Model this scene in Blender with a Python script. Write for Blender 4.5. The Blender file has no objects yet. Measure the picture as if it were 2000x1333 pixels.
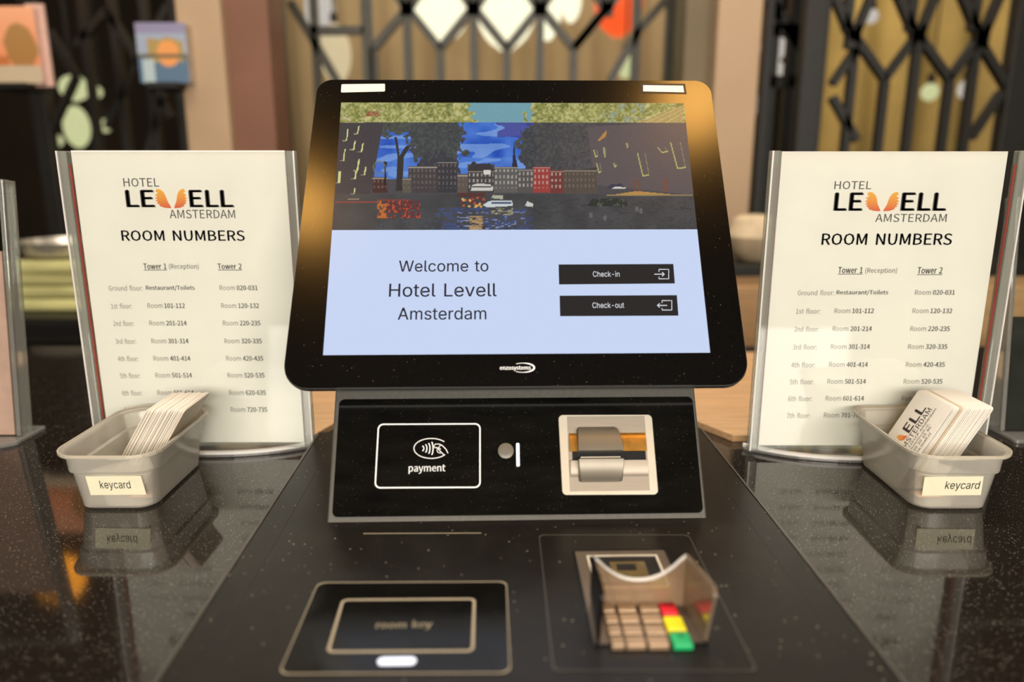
import bpy, bmesh, math, random
import numpy as np
from mathutils import Vector, Matrix, noise
random.seed(7)
SC = bpy.context.scene
COL = SC.collection
R = math.radians
# ------------------------------------------------------------------ camera
FPX, PITCH, CAMH = 1444.0, 13.2, 0.278        # focal length in pixels of the 2000 px frame
cd = bpy.data.cameras.new('camera'); cam = bpy.data.objects.new('camera', cd); COL.objects.link(cam)
cd.sensor_width = 36; cd.lens = FPX/2000*36; cd.clip_start = .02; cd.clip_end = 60
cam.location = (0, 0, CAMH); cam.rotation_euler = (R(90-PITCH), 0, 0)
cd.dof.use_dof = True; cd.dof.focus_distance = .64; cd.dof.aperture_fstop = 2.7
SC.camera = cam
SC.view_settings.view_transform = 'Standard'; SC.view_settings.look = 'None'
SC.view_settings.exposure = 0.0; SC.view_settings.gamma = 1.0
SC.view_settings.use_curve_mapping = False
W = bpy.data.worlds.new('world'); SC.world = W; W.use_nodes = True
W.node_tree.nodes['Background'].inputs[0].default_value = (1, .9, .78, 1)
W.node_tree.nodes['Background'].inputs[1].default_value = .10
def area(name, loc, aim, sx, sy, power, color):
    d = bpy.data.lights.new(name, 'AREA'); d.shape = 'RECTANGLE'; d.size = sx; d.size_y = sy
    d.energy = power; d.color = color
    o = bpy.data.objects.new(name, d); COL.objects.link(o); o.location = loc
    o.rotation_euler = (Vector(aim)-Vector(loc)).to_track_quat('-Z', 'Y').to_euler()
    return o
WARM = (1, .93, .855)
area('light_behind_guest', (0.2, -2.3, .80), (0, .7, .12), 3.0, .7, 112, WARM)       # added fill behind the camera, lights the sign fronts
area('light_overhead', (0.0, .95, 1.62), (0, .65, 0), 1.8, .35, 25, WARM)           # added overhead fill, brightens cards and tub insides
area('light_lounge', (0.2, 2.6, 1.6), (0.2, 3.2, 0), 3.0, .4, 30, (1, .88, .70))
area('light_lounge_front', (0.0, 1.15, 1.62), (0.0, 2.2, .1), 3.4, .25, 18, (1, .90, .76))  # added unseen fill that brightens the lounge fronts

# ------------------------------------------------------------------ pixel -> place
ct, st = math.cos(R(PITCH)), math.sin(R(PITCH))
CP = Vector((0, 0, CAMH))
def ray(px, py):
    x = (px-1000)/FPX; v = (666.5-py)/FPX
    return Vector((x, ct+v*st, -st+v*ct))
def onz(px, py, z=0.): d = ray(px, py); return CP+d*((z-CAMH)/d.z)
def ony(px, py, Y): d = ray(px, py); return CP+d*(Y/d.y)

# ------------------------------------------------------------------ materials
def lin(c):
    return tuple((v/12.92 if v <= .04045 else ((v+.055)/1.055)**2.4) for v in (c[0]/255, c[1]/255, c[2]/255))
def base_mat(name):
    m = bpy.data.materials.new(name); m.use_nodes = True
    nt = m.node_tree; return m, nt, nt.nodes['Principled BSDF'], nt.nodes.new, nt.links.new
def mat(name, rgb, rough=.5, metal=0., var=.12, scale=40, bump=0., spec=.5, emis=None, es=1., alpha=1., speck=None, stretch=None, coat=0.):
    m, nt, b, N, L = base_mat(name)
    c = lin(rgb)
    tc = N('ShaderNodeTexCoord'); src = tc.outputs['Object']
    if stretch:
        mp = N('ShaderNodeMapping'); mp.inputs['Scale'].default_value = stretch; L(src, mp.inputs[0]); src = mp.outputs[0]
    nz = N('ShaderNodeTexNoise'); nz.inputs['Scale'].default_value = scale; nz.inputs['Detail'].default_value = 3; L(src, nz.inputs['Vector'])
    rp = N('ShaderNodeValToRGB'); L(nz.outputs[0], rp.inputs[0])
    rp.color_ramp.elements[0].position = .3; rp.color_ramp.elements[1].position = .7
    rp.color_ramp.elements[0].color = (*[v*(1-var) for v in c], 1); rp.color_ramp.elements[1].color = (*[min(1, v*(1+var)) for v in c], 1)
    out = rp.outputs[0]
    if speck:                                   # tiny flecks: (scale, share, colour)
        vo = N('ShaderNodeTexVoronoi'); vo.inputs['Scale'].default_value = speck[0]; L(tc.outputs['Object'], vo.inputs['Vector'])
        sep = N('ShaderNodeSeparateColor'); L(vo.outputs['Color'], sep.inputs[0])
        gt = N('ShaderNodeMath'); gt.operation = 'GREATER_THAN'; gt.inputs[1].default_value = 1-speck[1]; L(sep.outputs[0], gt.inputs[0])
        lt = N('ShaderNodeMath'); lt.operation = 'LESS_THAN'; lt.inputs[1].default_value = speck[3] if len(speck) > 3 else .35; L(vo.outputs['Distance'], lt.inputs[0])
        mu = N('ShaderNodeMath'); mu.operation = 'MULTIPLY'; L(gt.outputs[0], mu.inputs[0]); L(lt.outputs[0], mu.inputs[1])
        mu2 = N('ShaderNodeMath'); mu2.operation = 'MULTIPLY'; L(mu.outputs[0], mu2.inputs[0]); L(sep.outputs[1], mu2.inputs[1])
        mx = N('ShaderNodeMix'); mx.data_type = 'RGBA'; L(mu2.outputs[0], mx.inputs[0]); L(out, mx.inputs[6]); mx.inputs[7].default_value = (*lin(speck[2]), 1)
        out = mx.outputs[2]
    L(out, b.inputs['Base Color'])
    b.inputs['Roughness'].default_value = rough; b.inputs['Metallic'].default_value = metal
    b.inputs['Specular IOR Level'].default_value = spec; b.inputs['Alpha'].default_value = alpha
    b.inputs['Coat Weight'].default_value = coat; b.inputs['Coat Roughness'].default_value = .04
    if emis: b.inputs['Emission Color'].default_value = (*lin(emis), 1); b.inputs['Emission Strength'].default_value = es
    if bump:
        bn = N('ShaderNodeBump'); bn.inputs['Strength'].default_value = bump; bn.inputs['Distance'].default_value = .001
        L(nz.outputs[0], bn.inputs['Height']); L(bn.outputs[0], b.inputs['Normal'])
    return m
def clear(name, tint=(250, 252, 250), fac=1., rough=.03, body=0., bodycol=(220, 215, 200)):
    """thin clear sheet: see-through with Fresnel reflection and an optional milky body"""
    m = bpy.data.materials.new(name); m.use_nodes = True; nt = m.node_tree; nt.nodes.clear(); N = nt.nodes.new; L = nt.links.new
    o = N('ShaderNodeOutputMaterial'); t = N('ShaderNodeBsdfTransparent'); t.inputs[0].default_value = (*lin(tint), 1)
    g = N('ShaderNodeBsdfGlossy'); g.inputs['Roughness'].default_value = rough
    f = N('ShaderNodeFresnel'); f.inputs[0].default_value = 1.45
    mu = N('ShaderNodeMath'); mu.operation = 'MULTIPLY'; mu.inputs[1].default_value = fac; L(f.outputs[0], mu.inputs[0])
    base = t.outputs[0]
    if body:
        d = N('ShaderNodeBsdfDiffuse'); tl = N('ShaderNodeBsdfTranslucent')
        nz = N('ShaderNodeTexNoise'); nz.inputs['Scale'].default_value = 60
        rp = N('ShaderNodeValToRGB'); c = lin(bodycol); rp.color_ramp.elements[0].color = (*[v*.9 for v in c], 1); rp.color_ramp.elements[1].color = (*c, 1)
        L(nz.outputs[0], rp.inputs[0]); L(rp.outputs[0], d.inputs[0]); L(rp.outputs[0], tl.inputs[0])
        a = N('ShaderNodeMixShader'); a.inputs[0].default_value = .16; L(d.outputs[0], a.inputs[1]); L(tl.outputs[0], a.inputs[2])
        bmx = N('ShaderNodeMixShader'); bmx.inputs[0].default_value = body; L(t.outputs[0], bmx.inputs[1]); L(a.outputs[0], bmx.inputs[2]); base = bmx.outputs[0]
    mx = N('ShaderNodeMixShader'); L(mu.outputs[0], mx.inputs[0]); L(base, mx.inputs[1]); L(g.outputs[0], mx.inputs[2]); L(mx.outputs[0], o.inputs[0])
    return m
def glassy(name, rgb=(235, 240, 235), rough=.02):
    m, nt, b, N, L = base_mat(name)
    b.inputs['Base Color'].default_value = (*lin(rgb), 1); b.inputs['Transmission Weight'].default_value = 1
    b.inputs['Roughness'].default_value = rough; b.inputs['IOR'].default_value = 1.45
    return m
def painted(name, emission=0., rough=.4, coat=0.):
    """colour from the mesh's own painted picture (flat print or a screen)"""
    m, nt, b, N, L = base_mat(name)
    a = N('ShaderNodeVertexColor'); a.layer_name = 'picture'
    if emission:
        b.inputs['Base Color'].default_value = (.004, .004, .004, 1); L(a.outputs[0], b.inputs['Emission Color']); b.inputs['Emission Strength'].default_value = emission
    else: L(a.outputs[0], b.inputs['Base Color'])
    b.inputs['Roughness'].default_value = rough; b.inputs['Coat Weight'].default_value = coat
    if emission: b.inputs['Specular IOR Level'].default_value = .14
    return m
def glow(name, rgb, s=1., coat=0.):
    m, nt, b, N, L = base_mat(name)
    b.inputs['Base Color'].default_value = (.01, .01, .01, 1); b.inputs['Emission Color'].default_value = (*lin(rgb), 1); b.inputs['Emission Strength'].default_value = s
    b.inputs['Roughness'].default_value = .22; b.inputs['Specular IOR Level'].default_value = .12
    return m
def gradz(name, cols, axis=2):
    m, nt, b, N, L = base_mat(name)
    tc = N('ShaderNodeTexCoord'); sp = N('ShaderNodeSeparateXYZ'); L(tc.outputs['Generated'], sp.inputs[0])
    rp = N('ShaderNodeValToRGB'); L(sp.outputs[axis], rp.inputs[0])
    e = rp.color_ramp.elements; e[0].color = (*lin(cols[0]), 1); e[1].color = (*lin(cols[-1]), 1)
    for i, c in enumerate(cols[1:-1]): q = e.new((i+1)/(len(cols)-1)); q.color = (*lin(c), 1)
    L(rp.outputs[0], b.inputs['Base Color']); b.inputs['Roughness'].default_value = .5
    return m

M = {}
M['granite'] = mat('black_granite', (34, 29, 24), .06, var=.35, scale=300, speck=(1150, .11, (215, 205, 190), .3), spec=.85)
M['wood'] = mat('light_wood', (200, 158, 112), .5, var=.14, scale=14, stretch=(1, 12, 12), bump=.1)
M['desk'] = mat('desk_wood', (92, 66, 44), .5, var=.2, scale=10, stretch=(10, 10, 1))
M['deck'] = mat('dusty_black_steel', (25, 21, 16), .34, var=.25, scale=60, speck=(650, .015, (190, 180, 160)), spec=.26)
M['edge'] = mat('satin_grey_steel', (86, 82, 74), .35, metal=.3, var=.08)
M['plate'] = mat('grey_metal_plate', (108, 106, 98), .38, metal=.5, var=.08, scale=300)
M['glassblk'] = mat('scratched_black_glass', (16, 15, 12), .10, var=.5, scale=90, stretch=(.25, 1, 1), speck=(900, .10, (110, 105, 88), .2), spec=.3)
M['readerglass'] = mat('room_key_glass', (17, 16, 14), .12, var=.3, speck=(700, .01, (120, 115, 95), .25), spec=.16)
M['bezel'] = mat('dusty_black_bezel', (7, 6, 5), .18, var=.4, scale=400, speck=(900, .02, (150, 140, 110), .22), spec=.5)
M['black'] = mat('black_plastic', (9, 9, 8), .35, var=.2)
M['seam'] = mat('dark_gap', (4, 4, 3), .7, var=.1)
M['white'] = mat('white_print', (238, 238, 234), .5, var=.02, emis=(238, 238, 234), es=.0)
M['cream'] = mat('cream_sticker', (236, 230, 212), .6, var=.03)
M['tape'] = mat('cream_label_tape', (246, 240, 205), .55, var=.03, scale=90)
M['paper'] = mat('white_paper', (247, 239, 230), .65, var=.025, scale=18)
M['ink'] = mat('dark_grey_ink', (70, 62, 58), .6, var=.05)
M['inkblk'] = mat('black_ink', (25, 24, 30), .6, var=.05)
M['inkgrey'] = mat('pale_grey_ink', (128, 118, 110), .6, var=.05)
M['acryl'] = clear('clear_acrylic_sheet', fac=.55)
M['acedge'] = clear('clear_acrylic_edge', (235, 240, 232), fac=1.8, rough=.05, body=.28, bodycol=(236, 232, 222))
M['rimglint'] = mat('acrylic_edge_highlight', (244, 240, 232), .2, var=.05, scale=40, alpha=.9)  # near-white colour stands in for light caught on clear edges
M['pinkedge'] = mat('red_paper_edge', (196, 92, 84), .5, var=.1)
M['tray'] = clear('frosted_plastic', fac=.8, rough=.12, body=.33, bodycol=(255, 247, 230))
M['card'] = mat('white_card', (240, 234, 222), .45, var=.03)
M['cardb'] = mat('cream_card', (216, 200, 176), .5, var=.05)
M['peach'] = mat('peach_card', (226, 178, 138), .5, var=.05)
M['outline'] = mat('white_line', (240, 240, 236), .5, var=.02, emis=(240, 240, 236), es=.22)
M['outline2'] = mat('beige_line', (176, 162, 134), .5, var=.04)
M['readerink'] = mat('pale_beige_print', (214, 200, 168), .5, var=.03)
M['led'] = glow('white_status_light', (255, 255, 255), 1.3)
M['ledb'] = glow('white_oval_light', (250, 246, 255), 1.6)
M['screen'] = None
M['ui'] = glow('screen_white', (198, 212, 242), 1.0)
M['uidark'] = glow('screen_black_button', (30, 27, 28), 1.0)
M['uitext'] = glow('screen_dark_letters', (38, 36, 46), 1.0)
M['uiwhite'] = glow('screen_white_letters', (225, 228, 236), 1.0)
M['pic'] = painted('screen_photo', 1.0, .25)
M['print'] = painted('picture_print', 0., .5)
M['steel'] = mat('brushed_steel', (180, 168, 150), .45, metal=.3, var=.06, scale=40, stretch=(1, 30, 30))
M['steel2'] = mat('bright_steel_bevel', (236, 226, 204), .35, metal=.2, var=.05)
M['steel3'] = mat('grey_steel_mouth', (146, 138, 122), .4, metal=.35, var=.06)
M['brass'] = mat('brass_guide', (206, 152, 70), .35, metal=.6, var=.15, scale=120)
M['keys'] = mat('metal_key', (170, 142, 112), .4, metal=.35, var=.12)
M['padbed'] = mat('pin_pad_metal', (122, 108, 92), .35, metal=.5, var=.1)
M['red'] = mat('red_key', (226, 22, 44), .4, var=.04, emis=(226, 22, 44), es=.12)
M['yellow'] = mat('yellow_key', (246, 224, 20), .4, var=.04, emis=(240, 220, 20), es=.12)
M['green'] = mat('green_key', (28, 176, 104), .4, var=.04, emis=(20, 170, 90), es=.1)
M['lcd'] = mat('dim_lcd', (112, 96, 62), .15, var=.2, scale=90)
M['shield'] = clear('smoked_shield', (215, 200, 180), fac=1.8, rough=.06, body=.34, bodycol=(226, 194, 158))
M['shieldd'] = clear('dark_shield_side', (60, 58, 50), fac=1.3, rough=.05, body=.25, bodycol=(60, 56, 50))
M['reflspot'] = mat('grey_reflection', (126, 120, 106), .35, var=.1)  # colour of a reflected spot, not a part of the panel
M['lattice'] = mat('dark_bronze_bar', (58, 55, 42), .5, var=.15)
M['lattice2'] = mat('black_bar', (28, 25, 18), .5, var=.15)
M['colb'] = mat('beige_column', (172, 144, 112), .6, var=.05, scale=6)
M['colr'] = mat('red_brown_column', (118, 78, 56), .6, var=.08, scale=8)
M['colg'] = mat('olive_column', (104, 90, 62), .6, var=.08, scale=8)
M['wall'] = mat('dark_brown_wall', (52, 40, 24), .8, var=.25, scale=2)
M['wallblk'] = mat('black_brown_wall', (22, 17, 10), .8, var=.3, scale=2)
M['curtain'] = mat('tan_curtain', (152, 130, 94), .8, var=.08, scale=8, stretch=(6, 6, .5))
M['curtain2'] = mat('yellow_curtain', (178, 150, 84), .8, var=.2, scale=3)
M['floor'] = mat('dark_floor', (60, 46, 32), .35, var=.2, scale=4)
M['ceil'] = mat('ceiling_plaster', (44, 38, 30), .8, var=.05, scale=4)
M['cabinet'] = mat('black_cabinet', (20, 15, 9), .5, var=.2)
M['pinkpaper'] = mat('pink_leaflet', (206, 168, 152), .6, var=.08, scale=60)
M['darkleaf'] = mat('dark_leaflet', (44, 44, 38), .3, var=.5, scale=22)
M['olive'] = mat('green_leaves', (70, 84, 26), .7, var=.4, scale=30)
M['bulb'] = glow('small_bulb', (222, 226, 168), .8)
M['bulbw'] = glow('small_white_bulb', (214, 206, 196), .8)
M['bulbc'] = glow('cream_bulb', (226, 206, 164), .85)
M['lampw'] = glow('lamp_glow', (255, 250, 214), 1.25)
M['lampr'] = glow('red_lamp_glow', (226, 84, 36), 1.3)
M['lampo'] = glow('orange_lamp_glow', (255, 160, 40), 4)
M['ceilw'] = glow('ceiling_lamp_glow', (255, 186, 92), 34)
M['cord'] = mat('lamp_cord', (20, 18, 14), .6)
M['wing'] = gradz('orange_wing', [(222, 92, 60), (240, 150, 60), (246, 178, 60)], 2)
M['wingx'] = gradz('orange_wing_card', [(222, 92, 60), (240, 150, 60), (246, 178, 60)], 1)
M['stripe'] = mat('yellow_striped_cloth', (206, 200, 134), .8, var=.35, scale=5, stretch=(1, 1, 5))
M['silver'] = mat('silver_tray', (190, 182, 168), .3, metal=.6)
M['bowl'] = mat('beige_bowl', (206, 184, 150), .5)

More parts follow.
